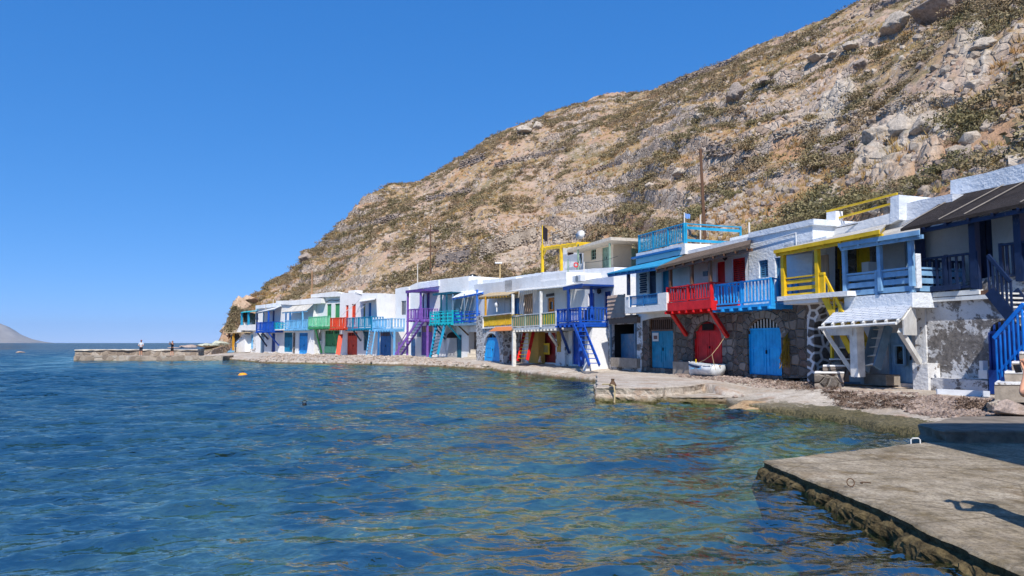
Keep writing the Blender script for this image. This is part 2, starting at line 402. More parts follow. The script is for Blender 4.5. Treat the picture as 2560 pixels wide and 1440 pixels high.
def water_mat():
    t = NT('sea_water'); geo = t.n('ShaderNodeNewGeometry'); pos = geo.outputs['Position']
    a = t.n('ShaderNodeAttribute'); a.attribute_name = 'depth'
    n1 = t.noise(3.3, 3, .5, .8, vec=t.map((.95, 1.25, 1), (0, 0, .2), pos)); n2 = t.noise(6.5, 3, .5, .8, vec=t.map((1, 1.1, 1), (0, 0, -.25), pos))
    n0 = t.noise(.35, 3, .55, vec=t.map((.6, 1.5, 1), (0, 0, .15), pos))
    h = t.math('ADD', t.math('ADD', t.math('MULTIPLY', n1, .55), t.math('MULTIPLY', n2, .10)), t.math('MULTIPLY', n0, .9))
    ru = t.n('ShaderNodeAttribute'); ru.attribute_name = 'ruffle'
    gust = t.ramp(t.math('ADD', t.math('MULTIPLY', t.noise(.16, 4, .6, vec=t.map((.8, 1.3, 1), (0, 0, .25), pos)), .6), t.math('MULTIPLY', t.noise(.9, 3, .6, vec=t.map((.85, 1.2, 1), (0, 0, .25), pos)), .4)), [(.36, .35), (.64, 1.75)])
    h = t.math('MULTIPLY', t.math('MULTIPLY', h, gust), ru.outputs['Fac'])
    nrm = t.bump(h, .72, .5)
    fr = t.n('ShaderNodeFresnel'); fr.inputs['IOR'].default_value = 1.33; t.l(nrm, fr.inputs['Normal'])
    gl = t.n('ShaderNodeBsdfGlossy'); gl.inputs['Roughness'].default_value = .05; t.l(nrm, gl.inputs['Normal'])
    gl.inputs['Color'].default_value = (.95, .90, .78, 1)
    tr = t.n('ShaderNodeBsdfTransparent'); tr.inputs['Color'].default_value = (.66, .86, .74, 1)
    df = t.n('ShaderNodeBsdfDiffuse')
    bandn = t.noise(.05, 3, .6, vec=t.map((.6, 1.6, 1), (0, 0, .15), pos))
    t.l(t.mix(t.ramp(bandn, [(.35, 0.0), (.65, 1.0)]), (.0010, .0050, .015), (.0016, .018, .036)), df.inputs['Color'])
    k = t.ramp(t.math('DIVIDE', a.outputs['Fac'], 9.0), [(.02, 0.0), (.18, .14), (.36, .60), (.62, .96)])
    b = t.n('ShaderNodeMixShader'); t.l(k, b.inputs[0]); t.l(tr.outputs[0], b.inputs[1]); t.l(df.outputs[0], b.inputs[2])
    m = t.n('ShaderNodeMixShader'); t.l(t.math('MINIMUM', t.math('MULTIPLY', t.math('POWER', fr.outputs[0], 1.85), .86), .52), m.inputs[0]); t.l(b.outputs[0], m.inputs[1]); t.l(gl.outputs[0], m.inputs[2])
    return t.done(m.outputs[0])
water()

# ------------------------------------------------------------------ hillside
SIL = [(470,872,104), (500,870,106), (530,862,107), (548,846,110), (560,812,113), (575,788,116), (590,760,118), (598,746,120), (640,735,126), (670,705,131), (700,690,134),
       (745,662,138), (752,632,140), (800,605,143), (850,558,146), (900,500,149), (960,474,151), (1050,452,152), (1100,424,153), (1180,374,155),
       (1200,354,156), (1290,310,157), (1400,270,157), (1500,240,156), (1640,224,153), (1700,200,150), (1800,164,145), (1900,118,140),
       (2000,80,134), (2100,40,129), (2180,0,125), (2300,-55,120), (2560,-170,110), (3000,-330,95), (3600,-520,80), (4400,-700,66)]
BAS = [(470,880,98), (530,872,101), (560,862,108), (600,815,114), (640,785,114), (700,770,108), (780,755,101), (850,755,96), (940,745,89), (1050,735,83), (1190,715,74),
       (1250,708,76), (1340,690,77), (1400,668,73), (1540,640,68), (1592,634,62), (1640,628,52), (1700,625,46), (1780,606,42.5), (1875,598,39), (2066,560,34.5), (2240,515,30), (2400,470,27.2), (2560,420,25),
       (3000,330,19.5), (3600,240,15), (4400,180,12)]
def interp_tab(tab, px, j): return np.interp(px, [r[0] for r in tab], [r[j] for r in tab])
def zray(py, Y):
    v = (720-py)/F; return CAMZ + Y*(SP+v*CP)/(CP-v*SP)
def hill_raw(px, v):
    """v: <0 cut behind the houses, 0 foot of the slope, 1 ridge, >1 behind the ridge"""
    Yb = interp_tab(BAS, px, 2); Yr = interp_tab(SIL, px, 2)
    zb = zray(interp_tab(BAS, px, 1), Yb); zr = zray(interp_tab(SIL, px, 1), Yr)
    Y = Yb+(Yr-Yb)*v
    vv = np.clip(v, 0, 1); z = zb+(zr-zb)*vv
    hump = np.minimum(zr-zb, 30)*.035*np.sin(np.clip(v, 0, 1)*math.pi*1.0)
    z = z+hump
    z = np.where(v < 0, zb+(Yr-Yb)*v*2.2, z)
    z = np.where(v > 1, zr-(Y-Yr)*.45, z)
    return Y, z, zr-zb
BLOB = {'pale': [(2215,345,70,.07), (2275,325,80,.09), (2345,320,75,.08), (2395,300,50,.06), (2190,385,50,.05), (1310,325,45,.06), (2230,420,60,.05), (2115,215,60,.06), (2470,120,60,.06), (2090,270,50,.05)],
        'bare': [(1880,470,110,.06), (1985,300,90,.06), (2060,230,90,.07), (1290,640,80,.05), (1420,590,60,.05), (1480,500,110,.07), (1330,600,70,.05), (1900,400,60,.04), (1720,470,60,.06)],
        'rust': [(2010,520,110,.06), (2160,490,90,.06), (2290,430,90,.06), (2400,395,90,.06), (1930,520,90,.05), (2500,330,90,.07), (1990,330,70,.05), (1560,560,120,.05)]}
def blob(nm, px, v, X, Y):
    if nm not in BLOBV: BLOBV[nm] = [(a, hill_v(a, b), c, d) for a, b, c, d in BLOB[nm]]
    m = 0
    for a, vb, c, d in BLOBV[nm]: m = np.maximum(m, np.exp(-((px-a)/c)**2*1.1-((v-vb)/d)**2*1.1))
    return sstep(.34, .66, m+.30*fbm(X*.28, Y*.28, 4, 88))
BLOBV = {}
def hill_v(px, py):
    vs = np.linspace(0, 1, 400); Y, z, H = hill_raw(np.full(400, float(px)), vs); zz = np.array([zray(py, y) for y in Y]); ok = z >= zz
    return vs[np.argmax(ok)] if ok.any() else 1.0
def hill_noise(X, Y, z, v, H):
    env = np.clip(v*9, 0.0, 1)*np.clip(.35+(1-v)*9, .35, 1)*np.clip(H/14, .25, 1)
    d = 2.6*fbm(X*.045, Y*.045, 3, 41)*env
    u = X*.5+Y*.86
    gul = np.abs(fbm(u*.09+.5*z*.02, z*.05, 3, 55)); d = d - 1.5*(.35-np.minimum(gul, .35))*env
    d = d + .75*fbm(X*.22, Y*.22, 4, 43)*env
    ph = z/3.4 + 1.4*fbm(X*.03, Y*.03, 3, 44); fr = ph-np.floor(ph)
    tm = sstep(-.05, .35, fbm(X*.05+9, Y*.05, 3, 45))
    d = d + tm*env*1.5*(sstep(.62, .80, fr)-fr)
    cr = fbm(X*.35, Y*.35, 5, 46, .6); d = d + .55*np.maximum(cr-.12, 0)*2*env
    d = d + .20*fbm(X*1.1, Y*1.1, 4, 47, .6)*np.clip(env*2, 0, 1)
    return d
def hill_pt(px, v):
    px = np.asarray(px, float); v = np.asarray(v, float)
    Y, z, H = hill_raw(px, v); X = (px-1280)/F*CP*Y
    return X, Y, z+hill_noise(X, Y, z, v, H)
def hill_hit(px, py):
    vs = np.linspace(0, 1, 500); best = None
    X, Y, z = hill_pt(np.full(500, float(px)), vs)
    # exact pixel column differs a little with height (camera pitch): correct once
    v_ = (720-py)/F
    pxe = 1280+(px-1280)/(CP-v_*SP)/CP
    X, Y, z = hill_pt(np.full(500, pxe), vs)
    zz = zray(py, Y); i = np.argmax(z >= zz) if (z >= zz).any() else 499
    return Vector((X[i], Y[i], z[i])), vs[i]
def hill_mat():
    t = NT('hillside_soil'); geo = t.n('ShaderNodeNewGeometry'); pos = geo.outputs['Position']
    big = t.noise(.055, 5, .6, vec=pos); med = t.noise(.32, 6, .65, vec=pos); fine = t.noise(1.7, 6, .7, vec=pos); vf = t.noise(6.5, 5, .75, vec=pos)
    soil = t.mix(t.ramp(med, [(.35, 0.0), (.65, 1.0)]), (.42,.275,.19), (.57,.44,.335))
    soil = t.mix(t.ramp(big, [(.50, 0.0), (.62, .8)]), soil, (.47,.25,.125))
    grass = t.mix(t.ramp(fine, [(.35, 0.0), (.65, 1.0)]), (.28,.175,.075), (.47,.325,.16))
    gm = t.ramp(t.math('ADD', t.math('MULTIPLY', med, .55), t.math('MULTIPLY', t.noise(.11, 4, .6, vec=pos), .5)), [(.49, 0.0), (.58, .85)])
    col = t.mix(gm, soil, grass)
    gs = t.ramp(t.math('ADD', t.math('MULTIPLY', t.noise(.6, 5, .7, vec=pos), .6), t.math('MULTIPLY', t.noise(.09, 3, .6, vec=t.map((1,1,1),(0,0,.7),pos)), .45)), [(.535, 0.0), (.60, .75)])
    col = t.mix(gs, col, t.mix(vf, (.10,.09,.04), (.26,.225,.11)))
    nz = t.n('ShaderNodeSeparateXYZ'); t.l(geo.outputs['Normal'], nz.inputs[0])
    steep = t.ramp(t.math('ADD', nz.outputs[2], t.math('MULTIPLY', t.math('SUBTRACT', fine, .5), .25)), [(.52, 1.0), (.68, 0.0)])
    rock = t.mix(t.ramp(fine, [(.3, 0.0), (.7, 1.0)]), (.46,.34,.25), (.68,.57,.455))
    e = t.voro(1.5, 'DISTANCE_TO_EDGE', pos); cell = t.voro(1.5, 'F1', pos, 'Color'); sc_ = t.n('ShaderNodeSeparateColor'); t.l(cell, sc_.inputs[0])
    rock = t.mix(.5, rock, t.ramp(sc_.outputs[1], [(0, (.16,.115,.095)), (.3, (.38,.29,.235)), (.7, (.58,.50,.43))], 'CONSTANT'))
    col = t.mix(t.math('MULTIPLY', steep, .8), col, rock)
    spk = t.voro(3.1, 'F1', pos, 'Color'); s2 = t.n('ShaderNodeSeparateColor'); t.l(spk, s2.inputs[0])
    stones = t.math('MULTIPLY', t.math('GREATER_THAN', s2.outputs[0], .80), t.ramp(med, [(.42, 0.0), (.55, 1.0)]))
    col = t.mix(t.math('MULTIPLY', stones, .7), col, t.mix(s2.outputs[1], (.17,.12,.10), (.60,.53,.45)))
    col = t.mix(t.ramp(vf, [(.40, .35), (.55, 0.0)]), col, t.mix(.5, col, (.08,.06,.045)))
    def attr(nm):
        a = t.n('ShaderNodeAttribute'); a.attribute_name = nm; return a.outputs['Fac']
    grit = t.mix(t.ramp(vf, [(.35, 0.0), (.65, 1.0)]), (.32,.235,.17), (.68,.55,.435))
    col = t.mix(t.math('MULTIPLY', attr('bare'), .75), col, t.mix(.6, grit, t.mix(s2.outputs[1], (.30,.23,.18), (.62,.53,.45))))
    col = t.mix(t.math('MULTIPLY', attr('rust'), .7), col, t.mix(fine, (.36,.17,.075), (.60,.37,.21)))
    col = t.mix(t.math('MULTIPLY', attr('pale'), .55), col, t.mix(t.ramp(t.noise(2.2, 7, .75, vec=pos), [(.36, 0.0), (.58, 1.0)]), (.25,.21,.165), (.64,.575,.475)))
    h = t.math('ADD', t.math('MULTIPLY', vf, .35), t.math('ADD', fine, t.math('MULTIPLY', t.ramp(e, [(0, 0.0), (.12, 1.0)]), t.math('MULTIPLY', steep, .6))))
    return t.done(t.pbsdf(col, .95, t.bump(h, .9, .28), .08))
HM = hill_mat()
def hillside():
    px = np.concatenate([np.linspace(470, 2640, 1150), np.linspace(2650, 4400, 90)])
    v = np.concatenate([np.linspace(-.14, 0, 8)[:-1], np.linspace(0, .5, 230)[:-1], np.linspace(.5, 1.0, 170), np.linspace(1.02, 1.6, 14)])
    Vv, P = np.meshgrid(v, px, indexing='ij')
    X, Y, z = hill_pt(P, Vv)
    at = {n: blob(n, P, Vv, X, Y) for n in BLOB}
    z = z + at['pale']*(1.1*np.abs(fbm(X*.30+z*.2, Y*.30, 4, 93, .6))+.5*fbm(X*.9, Y*.9+z*.6, 4, 94, .6))
    z = np.maximum(z, -2.0)
    tag(np_mesh('hillside', np.stack([X, Y, z], -1).reshape(-1, 3), grid_faces(len(v), len(px)), HM, attrs=at), kind='structure')
hillside()

# ------------------------------------------------------------------ stones, boulders, dry stone walls
def rock_template(seed, sub=2, rough=.35, flat=1.0, cuts=5):
    g = random.Random(seed); bm = bmesh.new(); bmesh.ops.create_icosphere(bm, subdivisions=sub, radius=1)
    planes = [(Vector((g.uniform(-1,1), g.uniform(-1,1), g.uniform(-1,1))).normalized(), g.uniform(.55, .85)) for _ in range(cuts)]
    off = Vector((g.uniform(0,50), g.uniform(0,50), g.uniform(0,50)))
    for vv in bm.verts:
        p = vv.co.copy(); q = p*(1+rough*mnoise.noise(p*1.3+off)+rough*.4*mnoise.noise(p*3.7+off))
        for n_, d_ in planes:
            e_ = q.dot(n_)-d_
            if e_ > 0: q -= n_*e_*.9
        vv.co = Vector((q.x, q.y, q.z*flat))
    V = np.array([vv.co[:] for vv in bm.verts]); Fc = np.array([[x.index for x in f.verts] for f in bm.faces]); bm.free()
    return V, Fc
STN = [rock_template(i, 1, .4, .8, 4) for i in range(6)]
def scatter_mesh(name, temps, pos, scl, mat, rot=None, smooth=False, tilt=.5, seed=1, sc3=None, extra=None):
    g = np.random.default_rng(seed); VV = []; FF = []; base = 0
    if extra: VV.append(extra[0]); FF.append(extra[1]); base = len(extra[0])
    for i, p in enumerate(pos):
        V, Fc = temps[i % len(temps)]
        a = g.uniform(0, 6.28) if rot is None else rot[i]
        b, c = g.normal(0, tilt), g.normal(0, tilt)
        ca, sa, cb, sb, cc, sc_ = math.cos(a), math.sin(a), math.cos(b), math.sin(b), math.cos(c), math.sin(c)
        M = np.array([[ca,-sa,0],[sa,ca,0],[0,0,1]]) @ np.array([[1,0,0],[0,cb,-sb],[0,sb,cb]]) @ np.array([[cc,0,sc_],[0,1,0],[-sc_,0,cc]])
        s3 = scl[i] if sc3 is None else np.asarray(sc3[i])*scl[i]
        VV.append((V*s3) @ M.T + np.asarray(p)); FF.append(Fc+base); base += len(V)
    return np_mesh(name, np.concatenate(VV), np.concatenate(FF), mat, smooth)
def stone_mat(name, a, b, dark=(.09,.075,.065)):
    t = NT(name); geo = t.n('ShaderNodeNewGeometry'); pos = geo.outputs['Position']
    n1 = t.noise(.9, 5, .65, vec=pos); n2 = t.noise(5, 6, .72, vec=pos)
    rnd = geo.outputs['Random Per Island']
    col = t.mix(rnd, a, b); col = t.mix(t.ramp(n2, [(.40, .75), (.58, 0.0)]), col, dark)
    col = t.mix(t.ramp(n1, [(.35, 0.0), (.7, .5)]), col, tuple(min(.75, x*1.25) for x in b))
    return t.done(t.pbsdf(col, .93, t.bump(n2, .9, .12), .08))
SM_DARK = stone_mat('stone_brown', (.20,.145,.115), (.42,.34,.28)); SM_PALE = stone_mat('stone_pale', (.34,.27,.205), (.54,.46,.37), (.17,.135,.105))
SM_BEACH = stone_mat('stone_beach', (.20,.135,.11), (.50,.39,.32), (.09,.07,.06)); SM_ORANGE = stone_mat('stone_orange', (.50,.25,.12), (.62,.46,.32), (.30,.15,.08))
SM_GREEN = stone_mat('stone_green', (.42,.44,.33), (.60,.60,.48), (.22,.24,.16))
BOUL = [rock_template(100+i, 4, .62, .74, 9) for i in range(5)]
def boulder(px, py, wpx, hpx, label, mat=SM_PALE, k=0, rz=None, name='boulder', group=None, p=None, sink=.44):
    if p is None: p, _ = hill_hit(px, py)
    m = p.y/F; sx, sz = wpx*m*.47, hpx*m*.60
    V, Fc = BOUL[k % len(BOUL)]
    o = np_mesh(name, V*np.array([sx, sx*.8, sz]), Fc, mat, True)
    o.location = p + Vector((0, 0, sz*(.5-sink))); o.rotation_euler = (0, 0, k*1.3 if rz is None else rz)
    return tag(o, label, 'rock', group, 'thing')
for i, a in enumerate([(2370,28,190,95,'huge dark grey boulder at the top of the hillside',SM_DARK), (2245,72,105,60,'pale weathered boulder below the huge dark boulder near the ridge',SM_PALE),
          (2195,112,52,30,'small bright white pointed slab of rock on upper slope',SM_PALE), (2130,125,55,28,'pale boulder at the right end of the broken rock line',SM_PALE),
          (2085,138,40,26,'middle boulder of the broken pale rock line',SM_PALE), (2045,150,60,26,'long boulder at the left end of the broken rock line',SM_PALE),
          (1842,242,66,58,'hollowed boulder with a dark overhang halfway up the slope',SM_DARK), (1752,293,40,20,'lone white boulder on the grassy middle slope',SM_PALE),
          (1915,205,40,28,'dark boulder left of a pale rock band',SM_DARK), (2050,250,22,18,'small dark rock between shrubs on middle slope',SM_DARK),
          (2160,170,60,42,'cracked brown boulder above the pale gully',SM_DARK), (2455,125,75,40,'smooth pale boulder near the right edge of the hillside',SM_PALE),
          (2440,220,62,36,'rounded whitish boulder beside a dark green bush',SM_PALE), (1865,405,34,16,'flat grey slab lying on the lower slope',SM_DARK),
          (1700,440,56,34,'grey boulder on the slope left of the tall wooden pole',SM_PALE), (1625,468,30,22,'small pale boulder low on the slope',SM_PALE),
          (2500,395,90,44,'big grey rock just above the nearest roof',SM_DARK), (2420,400,60,40,'brown rock above the nearest roof beside the big grey rock',SM_DARK),
          (1312,330,56,30,'white rock face with a square dark hole near ridge',SM_PALE), (1345,318,40,36,'pale crag beside the rock face near the ridge',SM_PALE),
          (770,648,52,34,'dark brown crag jutting from the left shoulder of the hill',SM_DARK), (1090,440,14,9,'tiny white stone on the skyline of the hill',SM_PALE)]):
    boulder(*a[:5], mat=a[5], k=i)
# white eroded outcrop on the right
for i, a in enumerate([(2205,345,110,62), (2265,335,100,84), (2320,322,110,90), (2370,330,80,80), (2185,385,80,44), (2400,300,66,60)]):
    boulder(*a, ['left shoulder of the white eroded rock outcrop', 'white eroded crag with a hollow in its face', 'tall white crag under a dry stone wall', 'right buttress of the white eroded outcrop',
                 'low pale rock at the foot of the white outcrop', 'pale rock at the upper right of the white outcrop'][i], mat=SM_PALE, k=i+2, name='rock_outcrop')
def stone_wall(q, rows, cols, label, mat, size=1.0, seed=0):
    """dry stone wall between two pixels of its foot, built up out of single stones"""
    (xa, ya), (xb, yb), hpx = q; g = random.Random(seed); pos = []; scl = []; s3 = []
    hits = np.array([hill_hit(xa+(xb-xa)*(c+.5)/cols, ya+(yb-ya)*(c+.5)/cols)[0][:] for c in range(cols)])
    kw = min(7, cols//2*2-1); pad = np.pad(hits, ((kw//2, kw//2), (0, 0)), 'edge'); hits = np.stack([np.convolve(pad[:, i], np.ones(kw)/kw, 'valid') for i in range(3)], -1)
    for c in range(cols):
        t = (c+.5)/cols; px = xa+(xb-xa)*t; py = ya+(yb-ya)*t
        p = Vector(hits[c]); m = p.y/F
        n = rows-int(abs(g.gauss(0, .9)))
        st = hpx*m/rows
        for r in range(max(1, n)):
            pos.append((p.x+g.gauss(0, .07)+st*.25*(r % 2), p.y-.25+g.gauss(0, .12)+.10*r, p.z+st*(r+.1)+g.gauss(0, .04)))
            scl.append(st*.62*g.uniform(.75, 1.25)*size); s3.append((1.2, 1.0, .8))
    CV = []; CF = []                                # rubble core that ties the stones together
    for c in range(cols):
        p = hits[c]; hh = hpx*p[1]/F*.62; CV += [(p[0], p[1]-.20, p[2]-.5), (p[0], p[1]-.12, p[2]+hh), (p[0], p[1]+.6, p[2]+hh), (p[0], p[1]+.6, p[2]-.5)]
        if c:
            a = (c-1)*4; b = c*4
            for k in range(4): k2 = (k+1) % 4; CF += [(a+k, b+k, b+k2), (a+k, b+k2, a+k2)]
    o = scatter_mesh('dry_stone_wall', STN, pos, scl, mat, tilt=.25, sc3=s3, seed=seed, extra=(np.array(CV), np.array(CF)))
    return tag(o, label, 'stone wall', kind='thing')
stone_wall(((1762,398), (1836,392), 46), 6, 13, 'heap-like dark dry stone wall right of the tall pole', SM_DARK, seed=1)
stone_wall(((1930,352), (2135,300), 26), 4, 40, 'long pale dry stone wall stepping up the slope', SM_PALE, seed=2)
stone_wall(((2195,305), (2290,262), 34), 5, 20, 'dry stone wall on top of the white outcrop, left part', SM_PALE, seed=3)
stone_wall(((2330,270), (2410,266), 34), 5, 16, 'dry stone wall crowning the right part of the white outcrop', SM_PALE, seed=4)
stone_wall(((2045,420), (2140,370), 46), 7, 18, 'ruined wall of big brown stones under the long pale wall', SM_DARK, seed=5)
stone_wall(((1085,668), (1180,650), 44), 8, 22, 'grey retaining wall of dry stones above the purple house', SM_DARK, seed=6)
stone_wall(((1195,650), (1345,600), 52), 9, 36, 'pale pinkish retaining wall behind the yellow pergola', SM_PALE, seed=7)
stone_wall(((1375,608), (1470,585), 30), 5, 20, 'low rubble wall behind the satellite dish', SM_PALE, seed=8)
stone_wall(((1145,425), (1215,398), 22), 4, 18, 'dark terrace wall near the ridge above the middle slope', SM_DARK, seed=9)
stone_wall(((1660,226), (1850,150), 16), 3, 60, 'dark dry stone wall running along the skyline', SM_DARK, seed=10)
stone_wall(((2175,30), (2290,-8), 22), 4, 30, 'dark terrace wall at the very top beside the huge boulder', SM_DARK, seed=11)
stone_wall(((930,565), (1000,545), 18), 3, 20, 'faint terrace wall on the left part of the hill', SM_DARK, seed=12)
stone_wall(((1060,505), (1180,480), 16), 3, 30, 'brownish terrace wall crossing the middle left slope', SM_DARK, seed=13)
stone_wall(((1230,420), (1420,375), 14), 3, 44, 'low terrace wall below the white rock face', SM_DARK, seed=14)
stone_wall(((1760,545), (1800,500), 26), 4, 10, 'rubble wall beside the foot of the tall pole', SM_PALE, seed=15)
stone_wall(((1790,480), (1960,440), 20), 3, 30, 'pale rubble wall on the bare slope above the red balcony house', SM_PALE, seed=16)
stone_wall(((1460,440), (1560,405), 12), 3, 24, 'short row of piled stones in the middle of the slope', SM_DARK, seed=17)
# loose stones all over the slope
g_ = np.random.default_rng(11); n_ = 15000
px_ = g_.uniform(560, 2640, n_); v_ = g_.uniform(.0, 1.0, n_)**1.25
X_, Y_, Z_ = hill_pt(px_, v_); keep = fbm(X_*.10, Y_*.10, 3, 91)+.5*fbm(X_*.5, Y_*.5, 2, 92)+g_.normal(0, .16, n_) > .02
X_, Y_, Z_ = X_[keep], Y_[keep], Z_[keep]
sc_ = np.exp(g_.normal(-1.75, .48, len(X_))); sc_ = np.minimum(sc_, .5)
k_ = g_.uniform(size=len(X_)) < .5
for mk, mt, sd_ in ((k_, SM_DARK, 1), (~k_, SM_PALE, 2)):
    tag(scatter_mesh('scree', STN, np.stack([X_, Y_, Z_+.03], -1)[mk], sc_[mk], mt, tilt=.6, seed=sd_), 'loose brown stones strewn over the dry slope' if sd_ == 1 else 'loose pale stones strewn over the dry slope', 'stones', kind='stuff')

# ------------------------------------------------------------------ shrubs and dry grass
def leaf_mat(name, a, b, c, rough=.8):
    t = NT(name); geo = t.n('ShaderNodeNewGeometry'); pos = geo.outputs['Position']
    n1 = t.noise(.23, 3, .6, vec=pos); rnd = geo.outputs['Random Per Island']
    col = t.mix(rnd, a, b); col = t.mix(t.ramp(n1, [(.42, 0.0), (.62, .85)]), col, c)
    return t.done(t.pbsdf(col, rough, None, .12))
SHM = leaf_mat('shrub_leaf', (.105,.085,.042), (.32,.265,.145), (.33,.235,.145))
SHG = leaf_mat('shrub_leaf_green', (.10,.090,.042), (.29,.255,.125), (.28,.215,.115))
GRM = leaf_mat('dry_grass_blade', (.30,.20,.07), (.52,.38,.16), (.38,.20,.075))
def shrub_template(seed, n=150, leaf=.17, flat=.62):
    g = np.random.default_rng(seed); V = []; Fc = []
    lob = [(g.normal(0, .38, 2), g.uniform(.35, .72)) for _ in range(6)]
    for i in range(n):
        c, r = lob[i % 6]; d = g.normal(size=3); d[2] = abs(d[2])*.9+.05; d /= np.linalg.norm(d)
        p = np.array([c[0], c[1], 0])+d*r*g.uniform(.55, 1.08); p[2] = p[2]*flat*1.25+.02
        t1 = g.normal(size=3)+d*.9; t1 /= np.linalg.norm(t1); t2 = np.cross(t1, g.normal(size=3)); t2 /= np.linalg.norm(t2)
        L = leaf*g.uniform(.7, 1.5); Wd = L*g.uniform(.35, .6)
        b = len(V); V += [p-t2*Wd, p+t1*L*.5-t2*Wd*.9, p+t1*L*1.2, p+t1*L*.5+t2*Wd*.9]; Fc.append((b, b+1, b+2, b+3))
    return np.array(V), np.array(Fc)
SHT = [shrub_template(i, 620, .080) for i in range(6)]; SHT_FAR = [shrub_template(20+i, 110, .17) for i in range(6)]
def shrubs():
    g = np.random.default_rng(5); n = 42000
    px = g.uniform(570, 2640, n); v = g.uniform(.0, 1.03, n)
    X, Y, Z = hill_pt(px, v)
    cl = .75*fbm(X*.085, Y*.085, 3, 61)+.8*fbm(X*.30, Y*.30, 3, 62)
    low = np.clip(1-v*5, 0, 1)
    keep = cl+g.normal(0, .18, n)-.16*low+.10*np.clip((1700-px)/600, 0, 1) > .07
    nearr = (v < .40) & (px > 1650)
    keep &= ~(nearr & (g.uniform(size=n) < .42))
    keep &= (blob('pale', px, v, X, Y)+.85*blob('bare', px, v, X, Y)+.45*blob('rust', px, v, X, Y)) < g.uniform(.3, .9, n)
    keep &= ~((v > .93) & (g.uniform(size=n) < .3))
    X, Y, Z, px, v, low = X[keep], Y[keep], Z[keep], px[keep], v[keep], low[keep]
    s = np.exp(g.normal(-.72, .36, len(X)))*(1+.15*low); s = np.clip(s, .22, 1.15); s = s*np.where((v < .40) & (px > 1650), 1.2, 1.0)
    inview = (px < 2560) & (px > 560) & (zray(0, Y) > Z)
    scr = s/Y*inview; order = np.argsort(-scr)
    near = order[:300]; rest = order[300:]
    mats = [SHM, SHG]
    protos = []
    for k in range(6):
        for m in mats:
            me = np_mesh('shrub', SHT[k][0], SHT[k][1], m, False); protos.append(me.data); bpy.data.objects.remove(me)
    for j, i in enumerate(near):
        green = (low[i] > .3 and (j % 3)) or j % 7 == 0
        o = bpy.data.objects.new('shrub', protos[(j % 6)*2+(1 if green else 0)]); COL.objects.link(o)
        o.location = (X[i], Y[i], Z[i]-.05); q = s[i]; o.scale = (q*g.uniform(.85, 1.3), q*g.uniform(.85, 1.3), q*g.uniform(.75, 1.15)); o.rotation_euler = (0, 0, g.uniform(0, 6.28))
        tag(o, 'olive green shrub growing on the dry stony hillside', 'shrub', 'shrubs scattered over the hillside')
    o = scatter_mesh('shrubs', SHT_FAR, np.stack([X, Y, Z-.05], -1)[rest], s[rest], SHM, tilt=.12, seed=4)
    tag(o, 'smaller olive and brown shrubs covering the far slope', 'shrubs', kind='stuff')
    # dry grass tufts
    T = []
    for k in range(4):
        gg = np.random.default_rng(40+k); V = []; Fc = []
        for i in range(14):
            a = gg.uniform(0, 6.28); r = gg.uniform(0, .5); p = np.array([math.cos(a)*r, math.sin(a)*r, 0]); a2 = gg.uniform(0, 6.28)
            tip = p+np.array([math.cos(a)*.3+gg.normal(0,.12), math.sin(a)*.3+gg.normal(0,.12), gg.uniform(.5, 1.0)]); wv = np.array([math.cos(a2), math.sin(a2), 0])*.07
            b = len(V); V += [p-wv, p+wv, tip]; Fc.append((b, b+1, b+2))
        T.append((np.array(V), np.array(Fc)))
    n = 26000; px = g.uniform(580, 2640, n); v = g.uniform(0, 1.02, n); X, Y, Z = hill_pt(px, v)
    keep = fbm(X*.11+4, Y*.11, 3, 71)+.5*fbm(X*.6, Y*.6, 2, 72)+g.normal(0, .15, n) > .05
    X, Y, Z = X[keep], Y[keep], Z[keep]
    o = scatter_mesh('dry_grass', T, np.stack([X, Y, Z-.02], -1), np.exp(g.normal(-1.15, .3, len(X))), GRM, tilt=.2, seed=6)
    tag(o, 'golden dry grass tufts between the shrubs', 'grass', kind='stuff')
shrubs()

# ------------------------------------------------------------------ headland at the far end, island, rocks in the water
for i, a in enumerate([(520,864,64,14,106,SM_GREEN,'low pale green rock at the tip of headland'), (548,861,56,18,108,SM_GREEN,'pale green rock behind the end of the pier'),
                       (578,850,40,26,112,SM_PALE,'pale grey rock at the foot of the orange cliff'), (605,770,60,60,119,SM_ORANGE,'orange crag at the top of the sea cliff'),
                       (588,800,50,60,117,SM_ORANGE,'orange rock face halfway down the sea cliff'), (572,826,44,44,115,SM_ORANGE,'orange rock at the bottom of the sea cliff'),
                       (625,752,60,26,122,SM_ORANGE,'rusty boulder on the skyline above far houses')]):
    p = at_depth(a[0], a[1], a[4]); boulder(0, 0, a[2], a[3], a[6], mat=a[5], k=i, p=p, name='cliff_rock' if a[5] is SM_ORANGE else 'shore_rock', sink=.5)
def sea_rock(px, py, wpx, hpx, label, mat, k, z=0.0):
    p = on_z(px, py, z); boulder(0, 0, wpx, hpx, label, mat=mat, k=k, p=p, name='sea_rock', sink=.55)
sea_rock(50, 882, 26, 8, 'small brown rock awash in the sea near left edge', SM_BEACH, 1)
sea_rock(470, 868, 60, 12, 'dark reef showing above the sea behind pier', SM_BEACH, 2)
sea_rock(435, 870, 40, 6, 'flat dark rock at the sea end of reef', SM_BEACH, 3)
sea_rock(1890, 1016, 175, 42, 'orange brown slab of rock at the water edge', stone_mat('stone_tan', (.46,.30,.16), (.55,.38,.22), (.22,.13,.07)), 4, .05)
sea_rock(1985, 1020, 40, 16, 'dark weedy rock beside the orange slab', SM_BEACH, 0, .03)
sea_rock(1998, 1019, 18, 12, 'small white stone on the weedy rock', SM_PALE, 1, .12)
